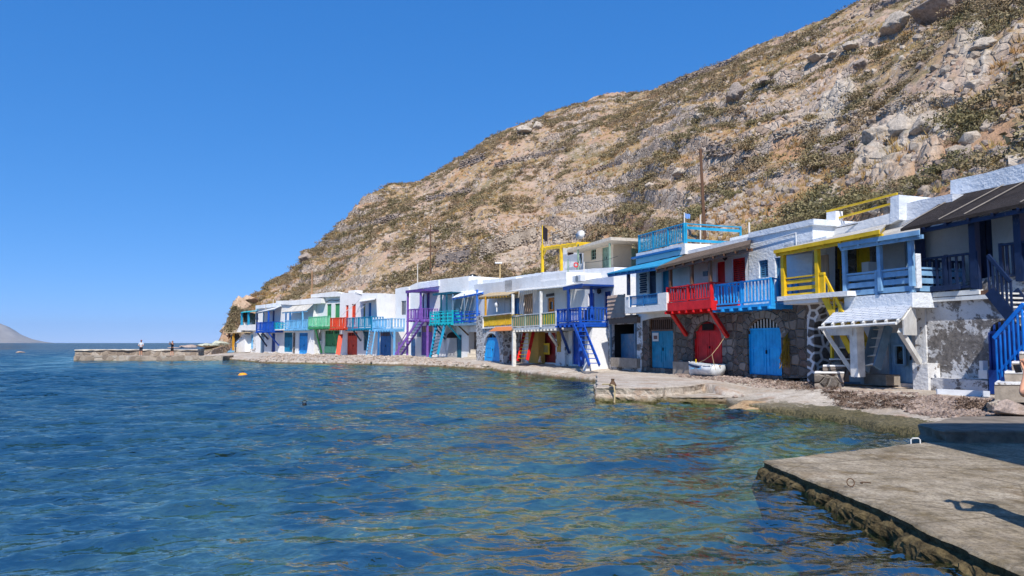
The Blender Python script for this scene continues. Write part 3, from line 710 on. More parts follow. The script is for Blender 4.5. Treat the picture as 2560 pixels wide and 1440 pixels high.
def island():
    n = 60; m = 14
    a = np.linspace(0, 1, n); V = []
    prof = np.interp(a, [0, .18, .32, .42, .50, .58, .66, .80, 1], [.30, .72, .90, .98, 1.0, .86, .62, .28, .0])
    for j in range(m):
        b = j/(m-1); sx = (-4720+a*730)*1.79
        hh = prof*math.sin(b*math.pi)**.8
        z = 283*hh*(1+.12*fbm(a*9, np.full(n, b*5), 4, 3)); V.append(np.stack([sx, np.full(n, 11100+(b-.5)*900), z-2], -1))
    t = NT('island_rock'); nn = t.noise(.004, 6, .65)
    m_ = t.done(t.pbsdf(t.mix(t.ramp(nn, [(.35, 0.0), (.65, 1.0)]), (.20,.17,.14), (.36,.32,.27)), .95, None, .1))
    tag(np_mesh('island', np.concatenate(V), grid_faces(m, n), m_), kind='structure')
island()
# ------------------------------------------------------------------ palette
def rgbp(n, r, g, b, **k): return paint(n, (r, g, b), **k)
P_NAVY = rgbp('navy', 13, 36, 72, wear=.15); P_ROYAL = rgbp('royal blue', 16, 80, 180, wear=.15); P_DEEP = rgbp('deep blue', 14, 60, 136, wear=.15)
P_SKY = rgbp('sky blue', 40, 158, 232, wear=.15); P_DOORSKY = rgbp('door sky blue', 8, 166, 244, wear=.12); P_LIGHT = rgbp('light blue', 118, 186, 228, wear=.2)
P_PALE = rgbp('pale blue', 132, 176, 212, wear=.2); P_TEAL = rgbp('teal', 8, 130, 168, wear=.15); P_TEALD = rgbp('dark teal', 14, 84, 106, wear=.15)
P_TURQ = rgbp('turquoise', 24, 184, 196, wear=.15); P_MINT = rgbp('mint green', 120, 206, 160, wear=.15); P_GREEN = rgbp('green', 62, 146, 92, wear=.15)
P_RED = rgbp('red', 214, 26, 28, wear=.1); P_ORANGE = rgbp('orange red', 214, 70, 34, wear=.12); P_DARKRED = rgbp('dark red', 140, 24, 28, wear=.15)
P_PURPLE = rgbp('purple', 134, 92, 176, wear=.15); P_PURPD = rgbp('deep purple', 92, 58, 132, wear=.15); P_YELLOW = rgbp('yellow', 226, 186, 32, wear=.15)
P_OCHRE = rgbp('ochre', 206, 150, 40, wear=.25); P_WHITE = rgbp('white wood', 226, 224, 218, wear=.3); P_BROWN = rgbp('brown wood', 104, 72, 52, wear=.3)
P_OLIVE = rgbp('olive', 150, 142, 90, wear=.3); P_GREYBLUE = rgbp('grey blue', 108, 138, 162, wear=.4); P_PGREEN = rgbp('pale green', 132, 160, 140, wear=.25)
P_CREAM = rgbp('cream wood', 226, 200, 150, wear=.2); P_STEELB = rgbp('steel blue', 40, 112, 172, wear=.2); P_TURQB = rgbp('turquoise blue', 30, 150, 190, wear=.2)
P_WEATH = rgbp('weathered blue', 66, 122, 160, wear=.7); P_DORANGE = rgbp('door orange', 226, 140, 42, wear=.15); P_BLACK = rgbp('black paint', 24, 24, 28, wear=.1)
W_A = whitewash('white'); W_B = whitewash('white_stained', (.84,.83,.81), (.50,.45,.40), .45); W_BLUE = whitewash('bluish white', (.76,.79,.82), (.42,.44,.46), .35, .9)
W_BEIGE = whitewash('beige', (.70,.58,.44), (.45,.36,.27), .4); W_CREAM = whitewash('cream', (.72,.60,.44), (.55,.44,.30), .35); W_GREY = whitewash('grey', (.60,.60,.60), (.30,.28,.26), .5)
W_PEEL = whitewash('peeling', (.62,.62,.63), (.42,.40,.38), .6, .8, patch=(.105,.096,.090), pamt=.498); W_PEEL2 = whitewash('peeling little', (.72,.72,.72), (.45,.42,.38), .5, .7, patch=(.12,.10,.085), pamt=.44)
W_OCHRE = whitewash('ochre plaster', (.52,.33,.08), (.34,.22,.08), .7)
STONE_D = masonry('dark', [(.06,.05,.046), (.17,.135,.115), (.27,.215,.175), (.10,.085,.075), (.34,.28,.235), (.15,.09,.07)], (.26,.23,.20), 2.5, .05, (1,1,1.25), .6, 1.4)
STONE_G = masonry('grey_white', [(.20,.19,.18), (.33,.31,.29), (.15,.14,.13), (.45,.43,.41)], (.62,.61,.59), 2.6, .12)
STONE_W = masonry('checker', [(.06,.05,.047), (.10,.08,.07), (.14,.11,.095)], (.70,.70,.71), 2.3, .15)
STONE_B = masonry('blocks', [(.11,.095,.088), (.16,.14,.125), (.085,.075,.07), (.20,.175,.155)], (.28,.255,.23), 2.6, .05, (1,1,1.9), .35)
CONC = plain('grey_concrete', (150, 140, 128), .9, .3, 5, .6); CONC_P = plain('pale_concrete', (196, 186, 170), .9, .2, 4, .6)
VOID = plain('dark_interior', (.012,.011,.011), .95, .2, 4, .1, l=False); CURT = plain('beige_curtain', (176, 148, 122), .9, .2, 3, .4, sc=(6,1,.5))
REED = reed('brown', (.10,.07,.05), (.27,.20,.15)); REED_D = reed('dark', (.022,.018,.017), (.075,.062,.057)); REED_Y = reed('tan', (.42,.31,.17), (.66,.52,.33)); REED_G = reed('pale', (.48,.44,.38), (.72,.68,.60))
BAMBOO = reed('bamboo_screen', (.55,.38,.29), (.80,.64,.52), (9,9,9)); RUST = plain('rusty_sheet', (196, 122, 70), .8, .3, 5, .3, sc=(6,1,1))
METAL = plain('weathered_metal', (150, 150, 152), .5, .2, 8, .1, .6); DARKMET = plain('dark_metal', (46, 46, 50), .5, .2, 8, .1, .5); GLASS = glass_mat()
BLKPL = plain('black_plastic', (24, 26, 30), .45, .2, 5, .1); WPLAST = plain('white_plastic', (222, 222, 220), .45, .06, 3, .05); PAPER = plain('paper', (216, 212, 206), .8, .1, 9, .05)
CLOTHW = plain('white_cloth', (226, 228, 230), .85, .1, 4, .3)

# ------------------------------------------------------------------ a house front: everything is placed on (or in front of) the plane of its facade
class House:
    def __init__(s, name, label, xl, Yl, xr, Yr, zg=.5, cat='house', group=None):
        A = Vector((X_at(xl, Yl), Yl, zg)); B = Vector((X_at(xr, Yr), Yr, zg))
        s.t = (B-A).normalized(); s.inn = Vector((-s.t.y, s.t.x, 0)); s.A = A; s.W = (B-A).length; s.zg = zg
        s.root = empty(name, A, math.atan2(s.t.y, s.t.x)); tag(s.root, label, cat, group); s.holes = []
    def q(s, px, py, n=0.0):                       # pixel -> (x, z) on the plane n metres in front of the facade
        d = ray(px, py); A = s.A - s.inn*n
        k = (A-CAM).dot(s.inn)/d.dot(s.inn); p = CAM+d*k-s.A
        return p.dot(s.t), p.z
    def w(s, x, y, z): return s.A + s.t*x + s.inn*y + Vector((0, 0, z))
    def p3(s, px, py, n=0.0):
        x, z = s.q(px, py, n); return Vector((x, -n, z))
    def rect(s, x0, x1, pt, pb, n=0.0):
        xc = (x0+x1)/2; zt = s.q(xc, pt, n)[1]; zb = s.q(xc, pb, n)[1]; yc = (pt+pb)/2
        return s.q(x0, yc, n)[0], s.q(x1, yc, n)[0], zb, zt
    def wall(s, outline, mat, n=0.0, depth=5.0, name='wall', holes=True, wav=.02, label=None, rec=.16):
        """outline: pixels; the plane is n in front of the facade, the body goes back by depth; holes collected by doors and windows are cut"""
        O = [s.q(px, py, n) for px, py in outline]; O2 = []
        g = random.Random(int(abs(O[0][0]*1000))+len(O))
        for i in range(len(O)):
            a, b = O[i], O[(i+1) % len(O)]; L = math.hypot(b[0]-a[0], b[1]-a[1]); k = max(1, int(L/.5))
            horiz = abs(b[1]-a[1]) < L*.5 and max(a[1], b[1]) > 1.0
            for j in range(k):
                t = j/k; x, z = a[0]+(b[0]-a[0])*t, a[1]+(b[1]-a[1])*t
                O2.append((x+(0 if horiz else g.uniform(-wav, wav)*.6), z+(g.uniform(-wav, wav) if horiz else 0)))
        O = O2; k = len(O)
        H = s.holes if holes else []
        if holes: s.holes = []
        loops = [O]+[h for h in H]
        allp = [p for lp in loops for p in lp]
        tris = tessellate_polygon([[Vector((p[0], p[1], 0)) for p in lp] for lp in loops])
        m = MB(); y = -n
        m.v += [(p[0], y, p[1]) for p in allp]
        for a, b, c in tris:
            cr = (allp[b][0]-allp[a][0])*(allp[c][1]-allp[a][1])-(allp[c][0]-allp[a][0])*(allp[b][1]-allp[a][1])
            m.f.append((a, b, c) if cr > 0 else (a, c, b))
        base = len(m.v); m.v += [(p[0], y+depth, p[1]) for p in O]
        ar = sum(O[i][0]*O[(i+1) % k][1]-O[(i+1) % k][0]*O[i][1] for i in range(k))
        for i in range(k):
            j = (i+1) % k; f = (i, base+i, base+j, j); m.f.append(f if ar > 0 else f[::-1])
        st = k
        for h in H:
            kk = len(h); b2 = len(m.v); m.v += [(p[0], y+rec, p[1]) for p in h]
            ah = sum(h[i][0]*h[(i+1) % kk][1]-h[(i+1) % kk][0]*h[i][1] for i in range(kk))
            for i in range(kk):
                j = (i+1) % kk; f = (st+i, st+j, b2+j, b2+i); m.f.append(f if ah > 0 else f[::-1])
            st += kk
        o = m.build(name, mat, s.root)
        if label: o['label'] = label
        return o
    def block(s, x0, x1, pt, pb, mat, n=0.0, depth=5.0, name='wall', label=None, y1=None):
        a, b, zb, zt = s.rect(x0, x1, pt, pb, n); m = MB().box(a, b, -n, (-n+depth) if y1 is None else y1, zb, zt); o = m.build(name, mat, s.root)
        if label: o['label'] = label
        return o
    def door(s, x0, x1, pt, pb, mat, n=0.0, leaves=2, tr=None, trmat=None, arch=0.0, frame=None, label=None, rec=.12, name='door', panel=True, hole=True, bars=6, trbar=None):
        a, b, zb, zt = s.rect(x0, x1, pt, pb, n); y = -n+rec; fr = frame or mat
        zsp = zt - (b-a)*.5*arch
        poly = [(a, zb), (b, zb), (b, zsp)]
        K = 8 if arch else 0
        for i in range(1, K): t = math.pi*i/K; poly.append(((a+b)/2+(b-a)/2*math.cos(t), zsp+(zt-zsp)*math.sin(t)))
        poly += [(a, zsp)] if arch else [(a, zt)]
        if not arch: poly = [(a, zb), (b, zb), (b, zt), (a, zt)]
        if hole: s.holes.append(poly)
        m = MB(); ztr = s.q((x0+x1)/2, tr, n)[1] if tr else (zsp if arch else zt)
        W_ = b-a
        m.box(a-.01, b+.01, y+.05, y+.09, zb-.02, ztr)          # backing
        k = leaves; g = .012
        for i in range(k):
            xa, xb = a+.05+(W_-.10)*i/k+g, a+.05+(W_-.10)*(i+1)/k-g
            np_ = max(2, int((xb-xa)/.16))
            for j in range(np_):
                m.box(xa+(xb-xa)*j/np_+.004, xa+(xb-xa)*(j+1)/np_-.004, y+.004, y+.055, zb+.03, ztr-.05)
            if panel and (xb-xa) > .3:
                q0, q1 = xa+(xb-xa)*.16, xb-(xb-xa)*.16; z0 = zb+(ztr-zb)*.18; z1 = zb+(ztr-zb)*.58
                for zz in (z0, z1): m.box(q0, q1, y-.018, y+.01, zz-.025, zz+.025)
                for xx in (q0, q1): m.box(xx-.025, xx+.025, y-.0165, y+.01, z0, z1)
        d = m.build(name, mat, s.root)
        if label: d['label'] = label
        f = MB(); f.box(a, a+.055, y-.03, y+.07, zb, zsp if arch else zt); f.box(b-.055, b, y-.03, y+.07, zb, zsp if arch else zt)
        f.box(a+.055, b-.055, y-.028, y+.07, ztr-.05, ztr+.03)
        if not arch and tr: f.box(a+.055, b-.055, y-.028, y+.07, zt-.055, zt)
        f.build('frame', fr, d)
        h = MB(); xh = a+.05+(W_-.1)*(.5 if k > 1 else .85); h.box(xh+.02, xh+.05, y-.06, y+.0, zb+(ztr-zb)*.46, zb+(ztr-zb)*.54); h.build('handle', DARKMET, d)
        if tr or arch:
            tp = MB()
            pl = [(a+.03, ztr), (b-.03, ztr)]+([(b-.03, zsp)]+[p for p in poly[3:-1]]+[(a+.03, zsp)] if arch and ztr < zt else [(b-.03, zt-.01), (a+.03, zt-.01)])
            if arch and abs(ztr-zsp) < .02: pl = [(a+.03, ztr), (b-.03, ztr)]+poly[3:-1]
            tp.prism(pl, y+.03, y+.07); o = tp.build('transom', trmat or VOID, d)
            bb = MB()
            for i in range(1, bars):
                x = a+W_*i/bars; t = abs(2*i/bars-1); zz = zsp+(zt-zsp)*math.sqrt(max(0, 1-t*t)) if arch else zt
                if zz-ztr > .06: bb.box(x-.022, x+.022, y-.005, y+.03, ztr+.03, zz-.03)
            if bb.v: bb.build('transom_bars', trbar or fr, d)
        return d
    def window(s, x0, x1, pt, pb, fmat, n=0.0, grid=(2, 2), pane=None, rec=.10, shutter=None, label=None, hole=True, name='window', fw=.05):
        a, b, zb, zt = s.rect(x0, x1, pt, pb, n); y = -n+rec
        if hole: s.holes.append([(a, zb), (b, zb), (b, zt), (a, zt)])
        m = MB(); m.box(a-.005, a+fw, y-.03, y+.06, zb, zt); m.box(b-fw, b+.005, y-.03, y+.06, zb, zt); m.box(a+fw, b-fw, y-.028, y+.06, zt-fw, zt); m.box(a+fw, b-fw, y-.028, y+.06, zb, zb+fw)
        for i in range(1, grid[0]): x = a+(b-a)*i/grid[0]; m.box(x-.02, x+.02, y-.02, y+.04, zb+fw, zt-fw)
        for j in range(1, grid[1]): z = zb+(zt-zb)*j/grid[1]; m.box(a+fw, b-fw, y-.018, y+.04, z-.018, z+.018)
        if shutter:
            kk = max(4, int((zt-zb)/.09))
            for i in range(kk): z = zb+fw+(zt-zb-2*fw)*(i+.5)/kk; m.box(a+fw, b-fw, y-.012, y+.03, z-.032, z+.026)
        o = m.build(name, fmat, s.root)
        if label: o['label'] = label
        MB().box(a, b, y+.05, y+.08, zb, zt).build('pane', pane or GLASS, o); return o
    def rail_run(s, m, A, B, zt, style='v', pitch=.13, bw=.05, rw=.06, post=1.3, gap=0.0):
        """A, B: local (x, y, z of the foot); railing up to height zt above them"""
        A = Vector(A); B = Vector(B); L = (B-A).length; up = Vector((0, 0, 1)); d = (B-A)/L
        m.beam(A+up*(zt-rw*.35), B+up*(zt-rw*.35), rw*1.5, rw*.7)
        if style == 'v':
            m.beam(A+up*(.10+gap), B+up*(.10+gap), rw, rw*.8)
            k = max(2, int(L/pitch))
            for i in range(1, k): p = A+d*(L*i/k); m.beam(p+up*(.08+gap), p+up*(zt-rw*.5), bw*.55, bw, up=d)
        else:
            for i in range(style): z = zt*(.16+.62*i/max(1, style-1)); m.beam(A+up*z, B+up*z, rw*.5, rw*1.9)
        k = max(1, round(L/post))
        for i in range(k+1): p = A+d*(L*i/k); m.beam(p, p+up*(zt+.02), rw*1.15, rw*1.15, up=d)
    def balcony(s, x0, x1, pt, pb, n, mat, floor=None, thick=.16, left=True, right=True, style='v', pitch=.19, bw=.06, post=1.3, label=None, joists=True, name='balcony', back=0.0, rails=True, rmat2=None, gap=0.0, rw=.06):
        """deck with railing; pixels x0..x1 of the front, pt = top of the rail, pb = top of the deck (both at the middle of the front)"""
        a, b, zb, zt = s.rect(x0, x1, pt, pb, n); fm = floor or mat
        m = MB().box(a, b, -n, -back+.0, zb-thick, zb)
        if joists:
            k = max(2, int((b-a)/.55))
            for i in range(k+1): x = a+.05+(b-a-.1)*i/k; m.box(x-.04, x+.04, -n-.10, -back, zb-thick-.11, zb-thick-.002)
        o = m.build(name, fm, s.root)
        if label: o['label'] = label
        if rails:
            r = MB(); h = zt-zb
            s.rail_run(r, (a+.04, -n+.05, zb), (b-.04, -n+.05, zb), h, style, pitch, bw, rw, post, gap)
            if left: s.rail_run(r, (a+.04, -n+.12, zb), (a+.04, -back-.05, zb), h, style, pitch, bw, rw, post, gap)
            if right: s.rail_run(r, (b-.04, -n+.12, zb), (b-.04, -back-.05, zb), h, style, pitch, bw, rw, post, gap)
            r.build('railing', mat, o)
        return o
    def post(s, px, pt, pb, n, mat, w=.11, name='post', parent=None):
        x, zt = s.q(px, pt, n); _, zb = s.q(px, pb, n); m = MB().box(x-w/2, x+w/2, -n-w/2, -n+w/2, zb, zt); return m.build(name, mat, parent or s.root)
    def beam(s, a, b, mat, w=.1, h=None, name='brace', parent=None):
        m = MB().beam(s.p3(*a), s.p3(*b), w, h); return m.build(name, mat, parent or s.root)
    def canopy(s, f0, f1, nf, b0, b1, nb, mat, thick=.06, name='porch_roof', raft=None, label=None, edge=None, slats=0):
        """sloping roof: front edge pixels f0-f1 at nf, back edge pixels b0-b1 at nb"""
        F0, F1, B0, B1 = s.p3(*f0, nf), s.p3(*f1, nf), s.p3(*b0, nb), s.p3(*b1, nb)
        m = MB()
        if slats:
            for i in range(slats):
                t0, t1 = (i+.12)/slats, (i+.88)/slats; m.slab(F0.lerp(F1, t0), F0.lerp(F1, t1), B0.lerp(B1, t1), B0.lerp(B1, t0), thick)
        else: m.slab(F0, F1, B1, B0, thick)
        o = m.build(name, mat, s.root)
        if label: o['label'] = label
        up = Vector((0, 0, thick+.05))
        if raft:
            r = MB(); k = max(2, int((F1-F0).length/.7))
            for i in range(k+1): t = .02+.96*i/k; r.beam(F0.lerp(F1, t)-up, B0.lerp(B1, t)-up, .07, .10)
            r.beam(F0-up*1.0+Vector((0, .10, -.03)), F1-up*1.0+Vector((0, .10, -.03)), .08, .12); r.build('rafters', raft, o)
        if edge: MB().beam(F0-Vector((0, .025, thick*.5)), F1-Vector((0, .025, thick*.5)), .04, thick+.07).build('fascia', edge, o)
        return o
    def stair_side(s, bot, top, n0, n1, mat, steps=9, tread=None, name='staircase', rail=None, hr=.85, w=.18):
        """flight running along the facade between n0 and n1"""
        m = MB(); A0 = s.p3(*bot, n1); B0 = s.p3(*top, n1)
        m.beam(Vector((A0.x, -n1, A0.z)), Vector((B0.x, -n1, B0.z)), .05, w); o = m.build(name, mat, s.root)
        MB().beam(Vector((A0.x, -n0, A0.z)), Vector((B0.x, -n0, B0.z)), .05, w).build('stringer', mat, o); t = MB()
        for i in range(steps):
            f = (i+.5)/steps; p = A0.lerp(B0, f); t.box(p.x-.12, p.x+.12, -n1, -n0, p.z-.02, p.z+.02)
        t.build('treads', tread or mat, o)
        if rail:
            r = MB(); u = Vector((0, 0, hr))
            r.beam(A0+u, B0+u, .06, .09)
            for i in range(6): p = A0.lerp(B0, i/5.0); r.beam(p, p+u, .045, .045)
            r.build('handrail', rail, o)
        return o
    def ladder(s, bl, br, tl, tr_, nb, ntp, mat, steps=8, tread=None, name='ladder', w=.07, h=.16):
        """steep flight coming towards the sea: foot pixels bl, br at nb, head pixels tl, tr_ at ntp"""
        A, B, C, D = s.p3(*bl, nb), s.p3(*br, nb), s.p3(*tl, ntp), s.p3(*tr_, ntp); m = MB()
        m.beam(A, C, w, h, up=(0, -1, .3)); o = m.build(name, mat, s.root); MB().beam(B, D, w, h, up=(0, -1, .3)).build('stringer', mat, o); t = MB()
        for i in range(steps):
            f = (i+.6)/steps; t.beam(A.lerp(C, f), B.lerp(D, f), .16, .035, up=(0, 0, 1))
        t.build('treads', tread or mat, o); return o
    def flat(s, x0, x1, pt, pb, mat, n, name, t=.015, parent=None):
        a, b, zb, zt = s.rect(x0, x1, pt, pb, n); return MB().box(a, b, -n, -n+t, zb, zt).build(name, mat, parent or s.root)
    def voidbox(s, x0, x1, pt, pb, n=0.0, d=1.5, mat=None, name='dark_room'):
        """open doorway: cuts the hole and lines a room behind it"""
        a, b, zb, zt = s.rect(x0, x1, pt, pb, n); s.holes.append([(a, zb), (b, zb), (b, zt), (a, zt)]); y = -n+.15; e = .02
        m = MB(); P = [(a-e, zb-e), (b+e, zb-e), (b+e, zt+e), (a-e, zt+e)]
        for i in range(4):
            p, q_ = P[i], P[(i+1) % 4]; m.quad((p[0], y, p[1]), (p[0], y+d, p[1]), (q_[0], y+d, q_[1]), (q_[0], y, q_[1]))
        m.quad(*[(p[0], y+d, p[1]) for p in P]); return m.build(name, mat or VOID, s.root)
    def voussoirs(s, x0, x1, pt, pb, mat, n=0.0, arch=.9, w=.28, k=11, name='arch_stones', ext=0.0):
        a, b, zb, zt = s.rect(x0, x1, pt, pb, n); zsp = zt-(b-a)*.5*arch; cx = (a+b)/2; rx = (b-a)/2; rz = zt-zsp; m = MB(); g = random.Random(k)
        for i in range(k):
            t0 = math.pi*(i+.06)/k; t1 = math.pi*(i+.94)/k; ww = w*g.uniform(.85, 1.15)
            P = [(cx+(rx+.02)*math.cos(t0), zsp+(rz+.02)*math.sin(t0)), (cx+(rx+ww)*math.cos(t0), zsp+(rz+ww)*math.sin(t0)),
                 (cx+(rx+ww)*math.cos(t1), zsp+(rz+ww)*math.sin(t1)), (cx+(rx+.02)*math.cos(t1), zsp+(rz+.02)*math.sin(t1))]
            m.prism(P, -n-.03, -n+.05)
        return m.build(name, mat, s.root)
def flatroof(h, x0, x1, py, n, thick, mat, back=0.0, name='porch_roof', over=.0, edge=None):
    a, z = h.q(x0, py, n); b, _ = h.q(x1, py, n)
    o = MB().box(a-over, b+over, -n, -back, z, z+thick).build(name, mat, h.root)
    if edge: MB().box(a-over-.02, b+over+.02, -n-.03, -n, z-.10, z+thick+.02).build('fascia', edge, o)
    return o
def H_(name, label, xl, xr, **k): return House(name, label, xl, L1Y(xl), xr, L1Y(xr), **k)

# ---- navy porch house at the right edge
h = H_('house', 'house with navy blue porch, dark reed roof and badly peeling lower wall', 2285, 2700)
h.wall([(2287,1000),(2287,728),(2690,650),(2690,1080)], W_PEEL, n=0, depth=5, label='peeling plaster lower wall')
h.block(2287, 2314, 735, 925, W_PEEL2, n=.05, depth=.5, name='corner_pillar')
h.door(2437, 2482, 545, 716, P_NAVY, n=-1.8, leaves=2); h.door(2538, 2600, 520, 700, P_NAVY, n=-1.8, leaves=2)
h.wall([(2300,745),(2300,560),(2700,480),(2700,740)], W_A, n=-1.8, depth=.4, name='upper_wall')
h.wall([(2376,500),(2376,451),(2465,431),(2560,408),(2700,374),(2700,450)], W_BLUE, n=-2.15, depth=4, holes=False, name='parapet')
o = h.balcony(2290, 2445, 638, 729, .18, P_NAVY, floor=P_WHITE, thick=.14, left=True, right=False, pitch=.20, bw=.07, back=-1.8, rw=.085, joists=False)
a_, b_, zb_, zt_ = h.rect(2290, 2680, 729, 735, .18); MB().box(b_-7.5, b_, -.17, 1.8, zb_-.12, zb_-.0).build('deck', P_WHITE, o)
h.beam((2286,727,.2), (2400,716,.2), P_NAVY, .10, .16, name='edge_beam')
h.beam((2330,744,.05), (2476,730,.05), P_BROWN, .12, .12, name='edge_beam')
for px, pt, pb in ((2298,566,732), (2433,540,722), (2545,520,704)): h.post(px, pt, pb, .1, P_NAVY, .20)
r = MB(); P0 = h.p3(2507, 700, .1); P1 = h.p3(2640, 678, .1); h.rail_run(r, (P0.x, -.1, P0.z), (P1.x, -.1, P0.z), 1.0, 'v', .15, .075, .085); r.build('railing', P_NAVY, h.root)
h.canopy((2251,572), (2700,478), .55, (2378,490), (2740,418), -2.0, REED_D, .10, raft=P_NAVY, label='dark reed porch roof with pale battens')
bt = MB()
for u0, u1 in (((2256,569),(2396,490)), ((2346,553),(2510,464)), ((2410,540),(2570,452)), ((2550,511),(2700,425))): bt.beam(h.p3(*u0, .50)+Vector((0,0,.06)), h.p3(*u1, -1.95)+Vector((0,0,.04)), .032, .02)
bt.build('roof_batten', CONC, h.root)
st = h.stair_side((2531,797), (2474,727), .35, 1.25, P_NAVY, 6, P_WHITE, rail=P_NAVY, hr=.95, w=.30)
lo = MB(); A0 = h.p3(2486, 846, 2.0); B0 = h.p3(2560, 760, 2.0); lo.beam(A0, B0, .08, .10)
for i in range(7):
    f = .06+.145*i; p = A0.lerp(B0, f); lo.beam(p-Vector((0,0,.04)), p-Vector((.0,.0,1.12)), .03, .06)
lo.beam(A0.lerp(B0, 0)-Vector((-.08,0,.85)), B0-Vector((-.08,0,.85)), .04, .07)
lo.build('stair_railing', rgbp('bright blue', 12, 118, 214, wear=.12), h.root)
sb = MB()
for yy in (-2.0, -1.25): sb.beam(Vector((A0.x-.02, yy, .15)), Vector((B0.x+.15, yy, B0.z-1.1)), .07, .26)
for i in range(6):
    f = (i+.5)/6; sb.box(A0.x+(B0.x-A0.x)*f-.13, A0.x+(B0.x-A0.x)*f+.13, -1.98, -1.27, .2+(B0.z-1.2)*f, .24+(B0.z-1.2)*f)
sb.build('lower_flight', P_DEEP, h.root)
h.block(2472, 2499, 925, 985, P_DEEP, n=.6, depth=.6, name='blue_panel')
h.door(2476, 2560, 800, 985, P_DEEP, n=.03, leaves=1, hole=False, arch=.7, rec=-.02, tr=830)
h.block(2318, 2470, 948, 1000, W_PEEL, n=.45, depth=.45, name='bench')
for a in ((2282,2320,908,985,.55),): h.block(*a[:4], W_PEEL2, n=a[4], depth=.5, name='pier_stub')
h.block(2446, 2468, 925, 947, W_A, n=.42, depth=.25, name='plaster_block'); h.block(2448, 2457, 902, 925, W_A, n=.40, depth=.2, name='plaster_block')

# ---- pale blue house
h = H_('house', 'pale blue house with shingled awning, wooden props and three-board railing', 2060, 2285)
h.door(2262, 2286, 600, 722, P_PALE, n=-1.2, leaves=1, tr=622)
h.wall([(2100,760),(2100,585),(2290,545),(2290,745)], W_GREY, n=-1.2, depth=.4, name='upper_wall')
h.wall([(2218,600),(2226,521),(2300,500),(2380,484),(2380,560)], whitewash('parapet grey', (.66,.68,.72), (.45,.45,.46), .4, .9), n=-1.35, depth=4, holes=False, name='parapet')
o = h.balcony(2109, 2279, 676, 737, 1.0, P_PALE, floor=W_BLUE, thick=.45, left=True, right=True, style=3, joists=False, back=-1.2, rw=.085, post=1.6)
for px, pt, pb in ((2111,622,742), (2198,606,728), (2276,590,716)): h.post(px, pt, pb, 1.0, P_PALE, .13)
h.canopy((2097,611), (2300,578), 1.35, (2180,583), (2300,557), -1.1, REED_G, .07, raft=P_PALE, edge=P_PALE, label='pale tan porch roof with light blue fascia')
h.block(2155, 2172, 655, 725, W_A, n=-.6, depth=.6, name='curved_wall')
h.block(2279, 2291, 634, 720, W_BLUE, n=.9, depth=.2, name='porch_pillar')
h.door(2217, 2281, 832, 958, P_PALE, n=-.3, leaves=1, panel=False)
h.wall([(2150,965),(2150,745),(2292,735),(2292,985)], W_GREY, n=-.3, depth=4)
h.window(2236, 2262, 862, 914, P_PALE, n=-.22, grid=(1,1), hole=False, rec=0.0)
sh = t_ = NT('blue_white_shingle'); br = sh.n('ShaderNodeTexBrick'); br.inputs['Scale'].default_value = 1.0
br.inputs['Brick Width'].default_value = .34; br.inputs['Row Height'].default_value = .155; br.inputs['Mortar Size'].default_value = .008
br.inputs['Color1'].default_value = (.60,.63,.67,1); br.inputs['Color2'].default_value = (.69,.70,.72,1); br.inputs['Mortar'].default_value = (.13,.15,.2,1)
sh.l(sh.tc(), br.inputs[0]); SHING = sh.done(sh.pbsdf(sh.mix(sh.ramp(sh.noise(5, 5, .7), [(.4, 0.0), (.7, .5)]), br.outputs[0], (.42,.44,.48)), .8, sh.bump(br.outputs[1], .6, -.02), .15))
F0, F1, B0, B1 = h.p3(2060, 808, 1.9), h.p3(2252, 796, 1.9), h.p3(2106, 758, .55), h.p3(2290, 749, .55)
m = MB(); L = 11
for i in range(L):
    u0, u1 = i/L, (i+1)/L; dz = Vector((0, 0, .022))
    m.slab(F0.lerp(B0, u0)+dz, F1.lerp(B1, u0)+dz, F1.lerp(B1, u1)+Vector((0,0,.002)), F0.lerp(B0, u1)+Vector((0,0,.002)), .03)
aw = m.build('awning', SHING, h.root); aw['label'] = 'sloping awning of white and blue shingles'
m = MB()
for i in range(8): u = .01+.98*i/7; m.beam(F0.lerp(F1, u)-Vector((0,.10,.09)), F0.lerp(F1, u).lerp(B0.lerp(B1, u), .98)-Vector((0,0,.09)), .06, .09)
m.build('rafters', P_WHITE, aw); MB().tube([F0-Vector((.06,.16,.16)), F1-Vector((.02,.16,.14))], .045, 8).build('fascia', P_WHITE, aw)
m = MB(); e_ = Vector((.05, 0, 0)); dz = Vector((0, 0, .05)); c0 = Vector((F1.x-.06, F1.y+.12, F1.z-.48)); c1 = Vector((B1.x-.06, B1.y, F1.z-.48))
m.hexa([c0, c0+e_, c1+e_, c1], [Vector((c0.x, c0.y, F1.z-.03)), Vector((c0.x, c0.y, F1.z-.03))+e_, Vector((c1.x, c1.y, B1.z-.06))+e_, Vector((c1.x, c1.y, B1.z-.06))]); m.build('side_boards', P_WHITE, aw)
m = MB(); q0 = h.p3(2064, 816, 1.5); q1 = h.p3(2130, 838, 1.5); m.box(q0.x, q1.x, -1.5, -1.45, q1.z, q0.z); m.build('valance', P_WHITE, aw)
h.beam((2054,818,1.85), (2139,942,1.0), P_WHITE, .10, .12); h.beam((2250,826,1.7), (2299,906,.65), P_WHITE, .12, .16)
h.post(2141, 818, 942, 1.3, P_WHITE, .30, name='awning_post')
h.ladder((2163,928), (2192,920), (2187,815), (2222,815), 1.1, .3, P_GREYBLUE, 5, P_WHITE, w=.06, h=.30)
h.block(2160, 2215, 936, 962, CONC, n=.35, depth=.6, name='concrete_step')

